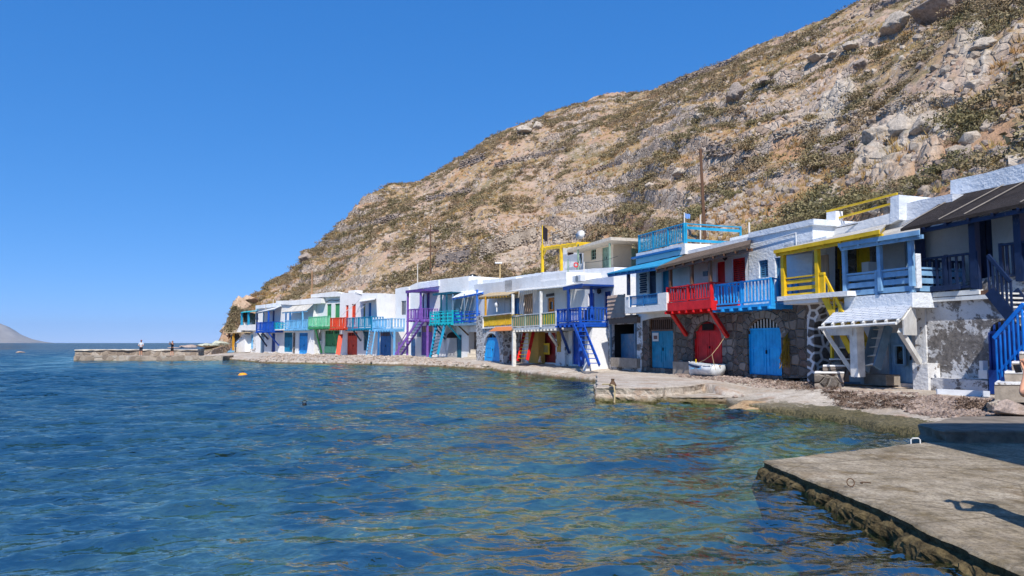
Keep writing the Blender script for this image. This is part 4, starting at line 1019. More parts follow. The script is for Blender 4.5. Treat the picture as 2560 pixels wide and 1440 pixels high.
# ---- yellow house
h = H_('house', 'house with bright yellow porch frame, yellow stair and stone walls', 1957, 2100)
h.door(1962, 1979, 640, 745, P_WEATH, n=0, leaves=1)
h.window(1979, 2037, 634, 692, P_YELLOW, n=0, grid=(4,2), pane=WPLAST, fw=.09)
h.wall([(1960,770),(1960,612),(2066,590),(2066,760)], W_BLUE, n=0, depth=.4, name='porch_wall')
h.window(2089, 2107, 597, 672, P_YELLOW, n=-1.0, grid=(2,4), fw=.10)
h.door(2138, 2176, 614, 740, P_YELLOW, n=-1.0, leaves=1)
h.wall([(2060,760),(2060,598),(2180,568),(2180,750)], STONE_B, n=-1.0, depth=.4, name='upper_wall')
h.wall([(2066,600),(2066,532),(2089,527),(2089,566),(2150,552),(2226,533),(2226,560),(2150,577)], W_A, n=-1.02, depth=.35, holes=False, name='parapet')
h.wall([(2226,560),(2226,493),(2247,487),(2247,548)], W_BLUE, n=-1.0, depth=6, holes=False, name='roof_pillar')
o = h.wall([(2000,700),(2000,600),(2250,545),(2250,700)], W_A, n=-1.45, depth=4.0, holes=False, name='house_body')
rr = MB()
for a, b in (((2067,529),(2243,484)), ((2089,547),(2230,509))): rr.beam(h.p3(*a, -1.2), h.p3(*b, -1.2), .06, .07)
rr.build('roof_rail', P_YELLOW, h.root)
flo = h.balcony(1958, 2044, 690, 746, 1.25, P_YELLOW, floor=W_A, thick=.18, style=3, joists=False, left=False, right=False, back=-1.0, rw=.07)
x0, z0 = h.q(1945, 742, 1.3); x1, _ = h.q(2092, 742, 1.3); MB().box(x0, x1+.5, -1.35, 1.0, z0-.16, z0+.0).build('deck', W_A, h.root)
for px, pt, pb in ((1958,628,748), (2043,616,742)): h.post(px, pt, pb, 1.25, P_YELLOW, .15)
h.canopy((1936,628), (2200,577), 1.45, (1985,612), (2215,560), -.95, REED_G, .06, raft=P_YELLOW, edge=P_YELLOW)
pk = MB(); a, b, zb, zt = h.rect(2044, 2060, 688, 742, 1.25)
for i in range(5): x = a+(b-a)*i/4; pk.box(x-.04, x+.04, -1.28, -1.22, zb+.02, zt)
pk.box(a-.05, b+.05, -1.30, -1.20, zt, zt+.09); pk.build('railing', P_YELLOW, h.root)
h.stair_side((2128,880), (2060,742), .35, 1.2, P_YELLOW, 8, rail=P_YELLOW, hr=.8, w=.22)
h.post(2079, 838, 905, .9, P_YELLOW, .09); h.flat(2053, 2070, 637, 695, CURT, .12, 'curtain', .05)
h.wall([(1955,945),(1955,768),(2018,752),(2018,945)], STONE_D, n=.3, depth=4, holes=False, name='stone_wall_part')
h.wall([(2018,955),(2018,755),(2062,748),(2062,770),(2044,790),(2036,812),(2036,955)], STONE_W, n=.33, depth=.8, holes=False, name='whitewashed_pier', label='white and dark checkered stone pier')
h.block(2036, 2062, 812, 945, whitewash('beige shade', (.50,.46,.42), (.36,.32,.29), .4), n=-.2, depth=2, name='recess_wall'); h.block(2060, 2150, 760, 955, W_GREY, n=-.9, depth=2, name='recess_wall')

# ---- sky blue balcony house
h = H_('house', 'white house with sky blue balcony and sky blue arched garage door', 1800, 2066)
h.window(1897, 1920, 650, 694, P_WEATH, n=0, grid=(2,1), shutter=True, label='weathered blue shuttered window')
h.door(1938, 1960, 643, 756, P_WEATH, n=0, leaves=2, label='blue upper door under peeling paint')
h.wall([(1870,780),(1870,596),(2031,561),(2031,770)], W_BLUE, n=0, depth=4.5, name='upper_wall')
co = MB(); A0, B0 = h.p3(1872, 594, .06), h.p3(2032, 559, .06); co.box(A0.x, B0.x+.05, -.07, 4.4, A0.z-.02, A0.z+.20); co.build('cornice', W_BLUE, h.root)
pp = MB(); pp.tube([h.p3(1878,613,.06), h.p3(1990,582,.06), h.p3(1991,612,.06)], .018, 6); pp.build('pipe', WPLAST, h.root)
h.balcony(1785, 1927, 703, 763, 1.3, P_SKY, thick=.10, pitch=.20, bw=.065, rw=.075, post=1.5, left=True)
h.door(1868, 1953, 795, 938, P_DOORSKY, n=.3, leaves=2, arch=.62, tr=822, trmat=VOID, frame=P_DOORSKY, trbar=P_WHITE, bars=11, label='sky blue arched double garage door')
h.wall([(1835,950),(1835,778),(1957,765),(1957,950)], STONE_D, n=.3, depth=5)
h.voussoirs(1868, 1953, 795, 938, masonry('arch', [(.24,.20,.17), (.33,.29,.25), (.18,.15,.13)], (.2,.18,.16), .7, .01), n=.3, arch=.62, w=.30, k=11)
h.block(1790, 1805, 690, 700, P_ORANGE, n=.9, depth=.1, name='towel') if False else None
h.block(1825, 1872, 590, 640, W_A, n=-2.6, depth=3, name='rooftop_shed'); h.block(1872, 1905, 570, 620, WPLAST, n=-2.9, depth=1, name='rooftop_box') if False else None

# ---- red balcony house
h = H_('house', 'house with red balcony, brown reed roof and red arched door', 1660, 1875)
h.door(1791, 1813, 654, 760, P_RED, n=0, leaves=1, label='narrow red upper door'); h.window(1830, 1863, 645, 708, P_RED, n=0, grid=(2,1), shutter=True, label='red shuttered window')
h.wall([(1692,790),(1692,632),(1872,592),(1872,775)], W_B, n=0, depth=4.5, name='upper_wall')
h.balcony(1665, 1776, 712, 772, 1.5, P_RED, thick=.06, pitch=.19, rw=.07, post=1.7, gap=.30)
h.flat(1663, 1777, 753, 774, P_RED, 1.56, 'fascia_board', .05)
xx, zz = h.q(1777, 763, 1.56); MB().box(xx-.03, xx+.02, -1.52, -.1, zz-.2, zz+.2).build('fascia_board', P_RED, h.root)
for px, pt, pb in ((1676,664,718), (1729,655,710), (1775,648,704)): h.post(px, pt, pb, 1.5, P_BROWN, .13)
h.canopy((1638,668), (1874,611), 1.75, (1708,637), (1878,598), -.1, REED, .12, raft=P_BROWN, label='brown reed porch roof')
h.beam((1680,784,1.4), (1716,838,.35), P_RED, .15); h.beam((1777,776,1.4), (1819,842,.35), P_RED, .15)
h.door(1733, 1805, 803, 908, P_RED, n=.3, leaves=2, arch=.72, tr=829, trmat=P_RED, frame=P_RED, bars=2, label='red arched double door')
h.flat(1755, 1783, 809, 825, VOID, .245, 'transom_grille', .03)
h.wall([(1688,935),(1688,785),(1835,772),(1835,945)], STONE_D, n=.3, depth=5)
h.voussoirs(1733, 1805, 803, 908, MATS['m_arch'], n=.3, arch=.72, w=.30, k=11)
h.block(1682, 1735, 905, 940, CONC, n=.75, depth=.5, name='plinth')
lm = MB(); p = h.p3(1812, 640, .12); lm.lathe([(.02,.1),(.09,.05),(.10,-.12),(.03,-.2)], 8, p); lm.box(p.x-.02, p.x+.02, p.y, 0, p.z+.08, p.z+.12); lm.build('wall_lamp', DARKMET, h.root)
h.flat(1757, 1768, 678, 690, P_GREYBLUE, .10, 'meter_box', .1)

# ---- turquoise roof house with teal garage door
h = H_('house', 'white house with turquoise railed roof terrace and teal garage door', 1560, 1705)
h.door(1621, 1640, 672, 745, P_NAVY, n=0, leaves=1, tr=690); h.door(1654, 1676, 664, 750, P_TEAL, n=0, leaves=1)
h.wall([(1590,800),(1590,660),(1708,628),(1708,790)], W_B, n=0, depth=4.5, name='upper_wall')
h.wall([(1590,662),(1590,634),(1712,608),(1712,634)], W_A, n=.15, depth=5, holes=False, name='parapet')
st_ = MB(); st_.beam(h.p3(1581,646,.25), h.p3(1700,621,.25), .18, .10); st_.build('blue_band', P_STEELB, h.root)
rl = MB(); A0 = h.p3(1598, 634, .05); B0 = h.p3(1711, 608, .05); h.rail_run(rl, (A0.x, -.05, A0.z), (B0.x, -.05, A0.z), .98, 'v', .15, .05, .07, 1.3); h.rail_run(rl, (B0.x, .05, A0.z), (B0.x, 3.2, A0.z), .98, 2, .15, .05, .07, 3.1)
rl.build('terrace_railing', P_TURQB, h.root)
h.canopy((1517,683), (1645,664), 1.75, (1588,664), (1710,637), .02, rgbp('turq sheet', 50,150,190, wear=.3), .06, raft=P_STEELB, label='turquoise boarded porch roof')
h.post(1571, 680, 738, 1.6, P_NAVY, .14)
a, b, zb, zt = h.rect(1562, 1666, 738, 780, 1.6)
MB().box(a, b, -1.6, .0, zb, zb+.30).box(a, a+.42, -1.6, -1.45, zb+.302, zt+.02).box(b-.75, b, -1.6, -1.45, zb+.302, zt+.02).box(b-.15, b-.002, -1.44, 0, zb+.302, zt+.02).build('balcony', W_A, h.root)
rl = MB(); h.rail_run(rl, (a+.44, -1.52, zb+.31), (b-.77, -1.52, zb+.31), zt-zb-.27, 'v', .12, .05, .06, 1.6); rl.build('balcony_railing', P_STEELB, h.root)
m = MB(); a, b, zb, zt = h.rect(1600, 1617, 682, 732, .04)
for i in range(6):
    for j in range(9): m.box(a+(b-a)*i/6+((j%2)*.05), a+(b-a)*i/6+.06+((j%2)*.05), -.07, -.03, zb+(zt-zb)*j/9, zb+(zt-zb)*(j+.75)/9)
m.build('lattice', P_NAVY, h.root)
h.door(1623, 1683, 796, 921, P_TEAL, n=.25, leaves=2, tr=825, trmat=VOID, frame=P_BROWN, bars=12, trbar=P_BROWN, label='tall teal double door with barred transom')
h.wall([(1596,940),(1596,782),(1690,775),(1690,940)], STONE_D, n=.25, depth=4.5)
h.wall([(1592,935),(1592,790),(1604,789),(1606,860),(1602,935)], W_PEEL2, n=.30, depth=.5, holes=False, name='peeling_pier'); h.wall([(1592,805),(1592,780),(1692,772),(1692,790),(1640,794)], W_A, n=.29, depth=.5, holes=False, name='white_band')
h.flat(1631, 1646, 832, 853, PAPER, .16, 'poster'); h.flat(1634, 1643, 839, 848, plain('poster_print', (120,90,84), .8, .5, 30, .02), .166, 'poster_print', .006)
h.block(1655, 1690, 906, 940, CONC, n=.7, depth=.5, name='plinth') if False else None

# ---- dark open garage
h = H_('boat_garage', 'dark open boat garage with weathered wooden frame and bamboo screen above', 1518, 1596, cat='garage')
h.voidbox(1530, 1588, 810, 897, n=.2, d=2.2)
h.wall([(1516,930),(1516,796),(1596,786),(1596,930)], W_PEEL, n=.2, depth=3)
m = MB(); a, b, zb, zt = h.rect(1524, 1595, 796, 808, .45); m.box(a, b, -.5, -.15, zb, zt+.05).box(a+.1, b-.2, -.55, -.2, zt+.06, zt+.16); m.build('lintel', plain('old_timber', (118,100,86), .9, .3, 7, .6, sc=(1,6,6)), h.root)
m = MB(); a, b, zb, zt = h.rect(1529, 1589, 810, 897, .22)
m.box(a-.12, a, -.3, -.1, zb, zt).box(b, b+.1, -.3, -.1, zb, zt); m.build('frame', P_GREYBLUE, h.root)
m = MB(); m.box(a+.05, b-.05, .35, .4, zb, zb+(zt-zb)*.72); m.build('back_boards', P_WEATH, h.root)
h.block(1527, 1592, 895, 918, CONC, n=.5, depth=.4, name='doorstep')
sc = MB(); a, b, zb, zt = h.rect(1519, 1563, 737, 796, .55)
k = 26
for i in range(k): x = a+(b-a)*i/k; sc.box(x+.004, x+(b-a)/k-.008, -.57, -.53, zb+random.uniform(0,.05), zt-random.uniform(0,.05))
for i in range(6): z = zb+(zt-zb)*(i+.3)/6; sc.box(a, b, -.60, -.572, z-.015, z+.015)
sc.build('bamboo_screen', BAMBOO, h.root)
h.wall([(1520,800),(1520,690),(1590,676),(1590,800)], W_BLUE, n=-2.2, depth=3, holes=False, name='upper_wall')

# ---- royal blue house
h = H_('house', 'house with royal blue balcony, blue ladder and whitewashed side wall', 1415, 1530)
for a in ((1470,1486,733,800), (1510,1527,728,790)): h.door(*a, P_DEEP, n=0, leaves=1)
h.door(1430, 1462, 822, 912, P_ROYAL, n=0, leaves=2, tr=833)
h.wall([(1414,930),(1414,708),(1534,690),(1534,930)], W_A, n=0, depth=5)
h.balcony(1391, 1448, 771, 807, 2.0, P_ROYAL, thick=.14, pitch=.19, rw=.07, left=True)
flatroof(h, 1409, 1456, 722, 2.0, .10, P_DEEP, edge=P_DEEP)
h.post(1421, 722, 806, 2.0, P_DEEP, .14); h.post(1478, 718, 800, 1.0, P_ROYAL, .14); h.post(1450, 806, 916, 2.0, P_ROYAL, .16)
h.stair_side((1474,914), (1434,812), 1.75, 2.35, P_ROYAL, 9, w=.2)
h.beam((1398,816,1.9), (1423,882,.05), P_DEEP, .13)
x, z = h.q(1530, 800, 0); x1, z1 = h.q(1448, 806, 2.0)
m = MB(); m.hexa([(x1-.30,-1.75,-.6),(x1+.1,-1.75,-.6),(x1+.1,0,-.6),(x1-.30,0,-.6)], [(x1-.30,-1.15,z1-.3),(x1+.0,-1.15,z1-.3),(x1+.0,0,z1-.3),(x1-.30,0,z1-.3)]); m.build('side_wall', W_A, h.root)
lm = MB(); p = h.p3(1497, 726, .12); lm.lathe([(.02,.1),(.12,.05),(.12,-.15),(.03,-.2)], 8, p); lm.build('wall_lamp', DARKMET, h.root)
a, b, zb, zt = h.rect(1431, 1451, 689, 704, .6)
o = MB().box(a, b, -.6, -.25, zb, zt).build('air_conditioner', WPLAST, h.root); MB().lathe([(.0,-.02),(.20,-.02),(.20,.0),(.0,.0)], 16, ((a+b)/2+.08, -.60, (zb+zt)/2), 'y').build('fan_grille', METAL, o)

# ---- green and yellow railing house
h = H_('house', 'house with green and yellow slatted balcony above red doors and ochre column', 1278, 1414)
for a, mt in (((1285,1298,745,795), P_STEELB), ((1369,1386,744,800), P_DORANGE)): h.door(*a, mt, n=0, leaves=1)
h.window(1374, 1384, 752, 775, P_DORANGE, n=.03, grid=(1,1), hole=False, rec=.0)
a, b, zb, zt = h.rect(1309, 1332, 735, 790, 0); h.holes.append([(a,zb),(b,zb),(b,zt),(a,zt)])
m = MB(); k = 9
for i in range(k): m.box(a+(b-a)*i/k, a+(b-a)*(i+1)/k, .06+.03*(i%2), .12, zb, zt)
m.build('curtain', CURT, h.root)
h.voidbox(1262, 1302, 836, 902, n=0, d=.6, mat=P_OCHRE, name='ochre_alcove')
h.door(1347, 1389, 832, 906, P_DARKRED, n=0, leaves=2, panel=True)
h.wall([(1262,930),(1262,700),(1334,690),(1416,680),(1416,930)], W_A, n=0, depth=5)
h.wall([(1334,722),(1334,706),(1416,697),(1416,715)], W_A, n=.5, depth=.5, holes=False, name='parapet')
o = h.balcony(1279, 1389, 784, 818, 1.9, P_WHITE, floor=P_WHITE, thick=.16, pitch=99, rw=.07, post=3.0, left=True, right=True)
a, b, zb, zt = h.rect(1279, 1389, 784, 818, 1.9)
for mt, ph in ((P_GREEN, 0), (P_YELLOW, 1), (rgbp('pink slat', 214,160,120), 2)):
    m = MB(); k = int((b-a)/.19)
    for i in range(k):
        x = a+.06+(b-a-.12)*i/k; sel = 0 if i % 2 == 0 else (1 if x > a+(b-a)*.72 else 2)
        if sel == ph: m.box(x, x+.165, -1.875-(.0 if ph else .0), -1.845, zb+.12, zt-.08)
    m.build('railing_slats', mt, o)
for px, pt, pb in ((1282,735,786), (1352,728,818)): h.post(px, pt, pb, 1.9, P_WHITE, .17)
h.post(1285, 828, 918, 1.9, P_WHITE, .24)
h.canopy((1264,729), (1412,716), 1.95, (1300,722), (1440,708), 0.02, P_WHITE, .05, name='pergola', slats=24, label='white slatted pergola')
h.ladder((1295,902), (1318,900), (1312,828), (1334,828), 1.8, .9, P_RED, 8, P_YELLOW, w=.05, h=.22)
h.block(1321, 1346, 830, 908, W_OCHRE, n=.5, depth=.5, name='ochre_column')
h.flat(1354, 1373, 858, 886, P_YELLOW, .10, 'yellow_panel', .05); h.flat(1358, 1369, 863, 881, P_OLIVE, .115, 'panel_picture', .01)
h.beam((1374,834,1.6), (1396,868,.1), P_WHITE, .16); h.block(1389, 1412, 830, 925, W_PEEL2, n=.25, depth=.6, name='white_pillar'); h.block(1392, 1401, 828, 880, W_OCHRE, n=.29, depth=.3, name='ochre_strip')
h.flat(1365, 1384, 734, 741, P_BLACK, .08, 'dark_plaque', .03)

# ---- stone arch house with yellow railing
h = H_('house', 'rough stone house with whitewashed joints, yellow railing and blue arched door', 1190, 1278)
h.door(1261, 1274, 748, 795, P_STEELB, n=0, leaves=1)
h.wall([(1186,830),(1186,712),(1250,704),(1280,700),(1280,830)], W_A, n=0, depth=5, name='upper_wall')
h.door(1209, 1249, 833, 903, P_DOORSKY, n=1.4, leaves=2, arch=.8, tr=845, trmat=VOID, bars=2, label='blue boat door under a stone arch')
h.wall([(1191,930),(1191,790),(1281,785),(1281,818),(1258,826),(1258,930)], STONE_G, n=1.4, depth=1.35, label='rough stone front with white joints')
h.wall([(1256,930),(1256,824),(1285,820),(1285,930)], STONE_D, n=.4, depth=.5, holes=False, name='stone_back_wall')
h.voussoirs(1209, 1249, 833, 903, W_GREY, n=1.4, arch=.8, w=.35, k=13)
o = h.balcony(1209, 1279, 789, 816, 1.5, P_YELLOW, floor=W_A, thick=.12, pitch=.24, bw=.11, rw=.06, left=True, joists=False)
fr = MB(); a, b, zb, zt = h.rect(1209, 1279, 789, 816, 1.5); fr.box(a-.12, a, -1.58, -1.42, zb-.1, zt+.1).box(a, b, -1.585, -1.415, zt+.03, zt+.10); fr.build('railing_frame', P_WHITE, o)
h.canopy((1195,742), (1276,736), 1.5, (1224,732), (1296,727), .02, REED_Y, .08, raft=P_OCHRE, label='tan bamboo awning')
h.post(1214, 740, 790, 1.5, P_OCHRE, .15); h.canopy((1222,828), (1278,826), 2.3, (1240,817), (1284,815), 1.45, RUST, .03, name='sheet_canopy', label='rusty orange sheet canopy')
h.block(1256, 1284, 886, 902, P_DARKRED, n=.9, depth=.4, name='bench')
m = MB(); p = h.p3(1242, 762, 1.3); m.lathe([(.03,.45),(.05,.2),(.16,.12),(.18,0),(.14,-.12),(.06,-.2),(.05,-.55)], 10, p); m.build('hanging_float', WPLAST, h.root)
# ---- blue-railed house with awning cloth
h = House('house', 'white house with royal blue board railing, ragged awning and arched doorway', 1120, 71.9, 1192, 67.6)
h.window(1139, 1148, 751, 770, P_LIGHT, n=0, grid=(1,1)); h.door(1175, 1184, 745, 800, P_GREYBLUE, n=0, leaves=1)
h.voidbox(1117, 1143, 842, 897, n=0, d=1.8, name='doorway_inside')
h.wall([(1109,905),(1109,720),(1172,702),(1172,905)], W_A, n=0, depth=5)
h.wall([(1172,830),(1172,702),(1194,698),(1194,830)], W_BLUE, n=0, depth=5, holes=False, name='upper_wall')
h.wall([(1171,905),(1171,812),(1196,812),(1196,905)], STONE_D, n=-.6, depth=2, holes=False, name='stone_recess')
a_ = MB(); a, b, zb, zt = h.rect(1116, 1144, 830, 845, .02); k = 9
pts = [(a,zb)]+[((a+b)/2-(b-a)/2*math.cos(math.pi*i/k), zb+(zt-zb)*math.sin(math.pi*i/k)) for i in range(1,k)]+[(b,zb)]; a_.prism(pts, -.02, .1); a_.build('arch_head', VOID, h.root)
h.flat(1143, 1152, 838, 895, P_TEALD, .08, 'door_leaf', .06)
h.balcony(1133, 1193, 779, 808, 1.2, P_ROYAL, floor=P_GREYBLUE, thick=.2, style=3, joists=False, rw=.075, left=False, right=True, post=1.4)
h.post(1193, 724, 800, 1.2, rgbp('mid blue', 60, 120, 210), .15); h.post(1132, 735, 800, 1.2, P_GREYBLUE, .1); h.post(1161, 735, 800, 1.2, P_GREYBLUE, .08)
h.canopy((1128,745), (1205,730), 1.3, (1150,730), (1241,716), .0, CLOTHW, .03, name='cloth_awning', slats=7, label='ragged white and blue cloth awning', raft=rgbp('mid blue', 60, 120, 210))
h.beam((1144,812,1.1), (1171,838,.05), P_BROWN, .12)
# ---- turquoise balcony house
h = House('house', 'house with turquoise balcony, turquoise stair and dark teal porch posts', 1085, 74.2, 1130, 71.3)
h.wall([(1084,905),(1084,712),(1098,699),(1172,690),(1172,720),(1128,724),(1128,905)], W_A, n=0, depth=5)
h.wall([(1097,742),(1097,699),(1171,694),(1171,735)], W_A, n=.02, depth=4, holes=False, name='parapet')
o = h.balcony(1074, 1130, 778, 806, 1.4, P_TURQ, thick=.16, style=3, rw=.075, left=True, right=True, post=.8)
flatroof(h, 1082, 1130, 737, 1.3, .10, P_TEALD, edge=P_TEALD)
h.post(1103, 736, 806, 1.3, P_TEALD, .14); h.post(1117, 736, 806, 1.3, P_TEALD, .14)
h.ladder((1076,894), (1094,886), (1091,812), (1112,812), 2.4, 1.2, P_TURQB, 9, P_TEALD, w=.07, h=.24)
h.beam((1084,815,1.3), (1113,848,.05), P_TEALD, .13); h.beam((1116,808,1.3), (1152,848,.05), P_TURQ, .15); h.beam((1094,812,1.3), (1113,838,.05), P_TEALD, .12)
# ---- purple house
h = House('house', 'house with purple balcony, purple porch roof and purple staircase', 1018, 78.6, 1085, 74.2)
h.door(1056, 1060, 735, 797, P_PURPD, n=0, leaves=1); h.door(1066, 1074, 732, 797, P_PURPD, n=0, leaves=1)
h.window(1085, 1091, 733, 767, P_PURPLE, n=0, grid=(1,1), shutter=True)
h.door(1023, 1038, 846, 890, P_STEELB, n=0, leaves=1); h.door(1053, 1081, 814, 888, P_PURPLE, n=0, leaves=2, tr=831, trmat=plain('tan_pane', (170,140,100), .8, .2))
h.wall([(1010,900),(1010,722),(1044,706),(1098,699),(1098,900)], W_A, n=0, depth=5)
h.wall([(1044,722),(1044,709),(1096,700),(1096,715)], W_BLUE, n=.2, depth=.4, holes=False, name='parapet')
h.balcony(1018, 1054, 772, 798, 1.9, P_PURPLE, thick=.14, pitch=.26, bw=.09, rw=.08)
flatroof(h, 1016, 1052, 731, 2.1, .18, P_PURPD, edge=P_PURPD, over=.1)
for px, pt, pb in ((1020,728,890), (1052,728,800)): h.post(px, pt, pb, 1.9, P_PURPLE, .17)
h.post(1069, 800, 895, 1.0, P_PURPLE, .17)
h.stair_side((986,890), (1046,800), 1.9, 2.6, P_PURPLE, 13, P_PURPD, w=.28)
h.post(997, 855, 895, 2.6, P_PURPLE, .1); h.beam((997,862,2.6), (1020,826,2.6), P_PURPLE, .06, name='handrail')
h.flat(1042, 1048, 830, 842, P_GREYBLUE, .2, 'meter_box', .2); h.block(978, 1003, 888, 898, CONC_P, n=2.9, depth=1.2, name='step')
# ---- white house with grey shutters
h = House('house', 'plain white house with grey shutters between light blue and purple balconies', 990, 80.8, 1020, 78.6)
h.window(1003, 1015, 752, 787, METAL, n=.2, grid=(1,1), shutter=True); h.window(1024, 1034, 750, 786, METAL, n=.0, hole=False, grid=(1,1), shutter=True, rec=-.02)
h.wall([(988,900),(988,722),(1014,717),(1022,719),(1022,900)], W_A, n=.2, depth=6)
h.flat(993, 1000, 836, 844, P_CREAM, .22, 'house_sign', .02)
# ---- teal and light blue balcony house
h = House('house', 'white house with teal and light blue balconies and a light blue ladder', 895, 83.9, 943, 80.5)
h.door(908, 913, 760, 812, P_OLIVE, n=0, leaves=1); h.door(921, 928, 757, 812, P_STEELB, n=0, leaves=1)
h.door(909, 921, 828, 876, P_TEALD, n=0, leaves=1)
h.wall([(894,900),(894,737),(912,733),(943,733),(943,900)], W_A, n=0, depth=7)
h.wall([(940,900),(940,828),(990,828),(990,900)], W_A, n=.1, depth=3, holes=False, name='lower_wall')
h.canopy((896,754), (936,748), 1.0, (900,750), (940,745), 0, P_WHITE, .06, name='window_hood')
o = h.balcony(865, 928, 793, 820, 1.5, P_TEAL, thick=.16, pitch=.32, bw=.12, rw=.09, left=False, label='teal balcony'); o2 = h.balcony(931, 978, 797, 821, 1.6, P_LIGHT, thick=.24, pitch=.30, bw=.12, rw=.09, label='light blue balcony')
h.ladder((916,888), (928,886), (925,824), (938,824), 2.3, 1.6, P_LIGHT, 8, w=.06, h=.12)
h.door(952, 977, 830, 890, P_STEELB, n=.12, leaves=2, tr=841, trmat=P_BROWN, hole=False, rec=-.02)
for a in ((906,822,1.4,920,858,.05), (880,822,1.4,902,852,.05)): h.beam(a[:3], a[3:], P_TEALD, .13)
h.post(947, 824, 890, 1.5, P_STEELB, .16); h.post(986, 824, 888, 1.2, P_LIGHT, .16); h.beam((974,824,1.5), (985,850,.9), P_LIGHT, .12)
# ---- orange house
h = House('house', 'white house with orange red balcony, orange doors and red garage door', 850, 87.0, 897, 83.8)
h.door(864, 871, 763, 812, P_ORANGE, n=0, leaves=1); h.door(879, 889, 760, 812, P_ORANGE, n=0, leaves=1)
h.door(868, 893, 831, 889, P_ORANGE, n=0, leaves=2, tr=840, trmat=VOID)
h.wall([(850,900),(850,738),(856,733),(880,731),(898,736),(898,900)], W_A, n=0, depth=6)
h.balcony(825, 864, 794, 819, 1.8, P_ORANGE, thick=.16, pitch=.32, bw=.13, rw=.09, label='orange red balcony', left=True, right=False)
for a_, b_ in (((853,789,1.2),(903,746,.3)), ((890,783,1.2),(936,744,.3))): MB().tube([h.p3(*a_), h.p3(*b_)], .035, 6).build('awning_rod', P_WHITE, h.root)
for a_ in ((871,888,726,735),): h.block(*a_, W_A, n=-2, depth=1, name='roof_vent')
MB().tube([h.p3(905,738,.05), h.p3(896,734,.05), h.p3(888,731,.05)], .03, 5).build('cable', DARKMET, h.root)
h.beam((844,892,2.3), (852,836,1.2), P_ORANGE, .5, .07, name='ramp_board')
# ---- green house
h = House('house', 'house with mint green balcony and large green garage doors', 783, 93.6, 850, 88.2)
h.door(817, 828, 760, 812, P_GREEN, n=0, leaves=1); h.door(837, 849, 759, 812, P_GREEN, n=0, leaves=1)
h.door(812, 848, 826, 884, P_GREEN, n=0, leaves=2, tr=835, trmat=VOID, bars=10, trbar=P_MINT)
h.wall([(782,900),(782,745),(852,738),(852,900)], W_A, n=0, depth=6)
h.wall([(777,744),(777,736),(835,729),(853,732),(853,741)], W_A, n=.4, depth=.8, holes=False, name='parapet')
h.balcony(771, 823, 791, 816, 1.8, P_MINT, floor=P_GREEN, thick=.22, pitch=.30, bw=.12, rw=.09, label='mint green balcony', right=False)
h.beam((789,824,1.7), (804,882,.3), P_GREEN, .18); h.beam((833,824,1.7), (843,872,.3), P_GREEN, .16)
MB().tube([h.p3(800+5*i, 757-.9*i+2.0*math.sin(i*.9), .05) for i in range(11)], .035, 5).build('cable', DARKMET, h.root)
h.block(783, 797, 852, 890, W_BLUE, n=.4, depth=.4, name='low_wall'); h.flat(811, 846, 866, 882, P_MINT, .06, 'lower_panel', .05)
# ---- light blue balcony house
h = House('house', 'white house with light blue balcony and pale wooden awning', 700, 99.6, 783, 92.6)
h.door(711, 717, 778, 815, P_STEELB, n=0, leaves=1); h.door(721, 728, 778, 815, P_STEELB, n=0, leaves=1); h.door(752, 757, 774, 815, P_TEAL, n=0, leaves=1)
h.door(710, 731, 831, 880, P_TEAL, n=0, leaves=2, tr=844, trmat=P_TEALD); h.door(747, 769, 832, 886, P_SKY, n=0, leaves=2, tr=841, trmat=P_STEELB)
h.wall([(688,895),(688,758),(735,754),(783,748),(783,895)], W_A, n=0, depth=7)
h.wall([(690,760),(690,752),(737,751),(784,745),(803,746),(803,758),(737,763)], W_A, n=.25, depth=6, holes=False, name='parapet')
h.canopy((704,780), (766,776), 1.5, (736,763), (786,758), 0, REED_G, .05, raft=P_LIGHT, label='pale wooden awning')
h.post(757, 776, 822, 1.4, P_LIGHT, .17)
h.balcony(712, 767, 800, 821, 1.4, P_LIGHT, thick=.16, pitch=.32, bw=.12, rw=.09, label='light blue balcony', right=False); h.balcony(681, 712, 806, 823, 1.2, P_TURQ, floor=W_A, style=3, thick=.14, rw=.07, left=False, right=False, joists=False, label='turquoise railing')
h.wall([(765,895),(772,850),(777,820),(785,820),(785,895)], W_A, n=.6, depth=.7, holes=False, name='buttress'); h.block(732, 736, 832, 882, STONE_D, n=.1, depth=.1, name='stone_strip')
# ---- royal blue balcony house far end
h = House('house', 'far white house with royal blue balcony and navy doors', 640, 106.2, 700, 99.6)
h.door(681, 686, 775, 815, P_DEEP, n=0, leaves=1); h.door(688, 695, 775, 815, P_GREYBLUE, n=0, leaves=1); h.window(656, 661, 780, 806, P_STEELB, n=0, grid=(1,1))
h.door(679, 697, 833, 880, P_DEEP, n=0, leaves=2); h.door(650, 661, 834, 882, P_GREYBLUE, n=0, leaves=1, tr=843)
h.wall([(639,890),(639,768),(700,760),(700,890)], W_A, n=0, depth=6)
h.wall([(639,772),(639,764),(701,756),(701,766)], W_BLUE, n=.25, depth=.6, holes=False, name='parapet')
h.canopy((640,781), (686,772), 1.5, (660,776), (704,764), 0, P_WHITE, .05, raft=P_GREYBLUE, label='white slatted awning')
for px in (643, 672): h.post(px, 778, 826, 1.4, P_ROYAL if px > 650 else P_NAVY, .2)
h.balcony(640, 681, 805, 826, 1.5, P_ROYAL, thick=.2, pitch=.34, bw=.13, rw=.1, label='royal blue balcony')
for a in ((644,832,1.4,667,866,.0), (656,832,1.4,670,848,.0), (671,832,1.5,697,864,.1)): h.beam(a[:3], a[3:], P_NAVY if a[0] < 670 else P_ROYAL, .16)
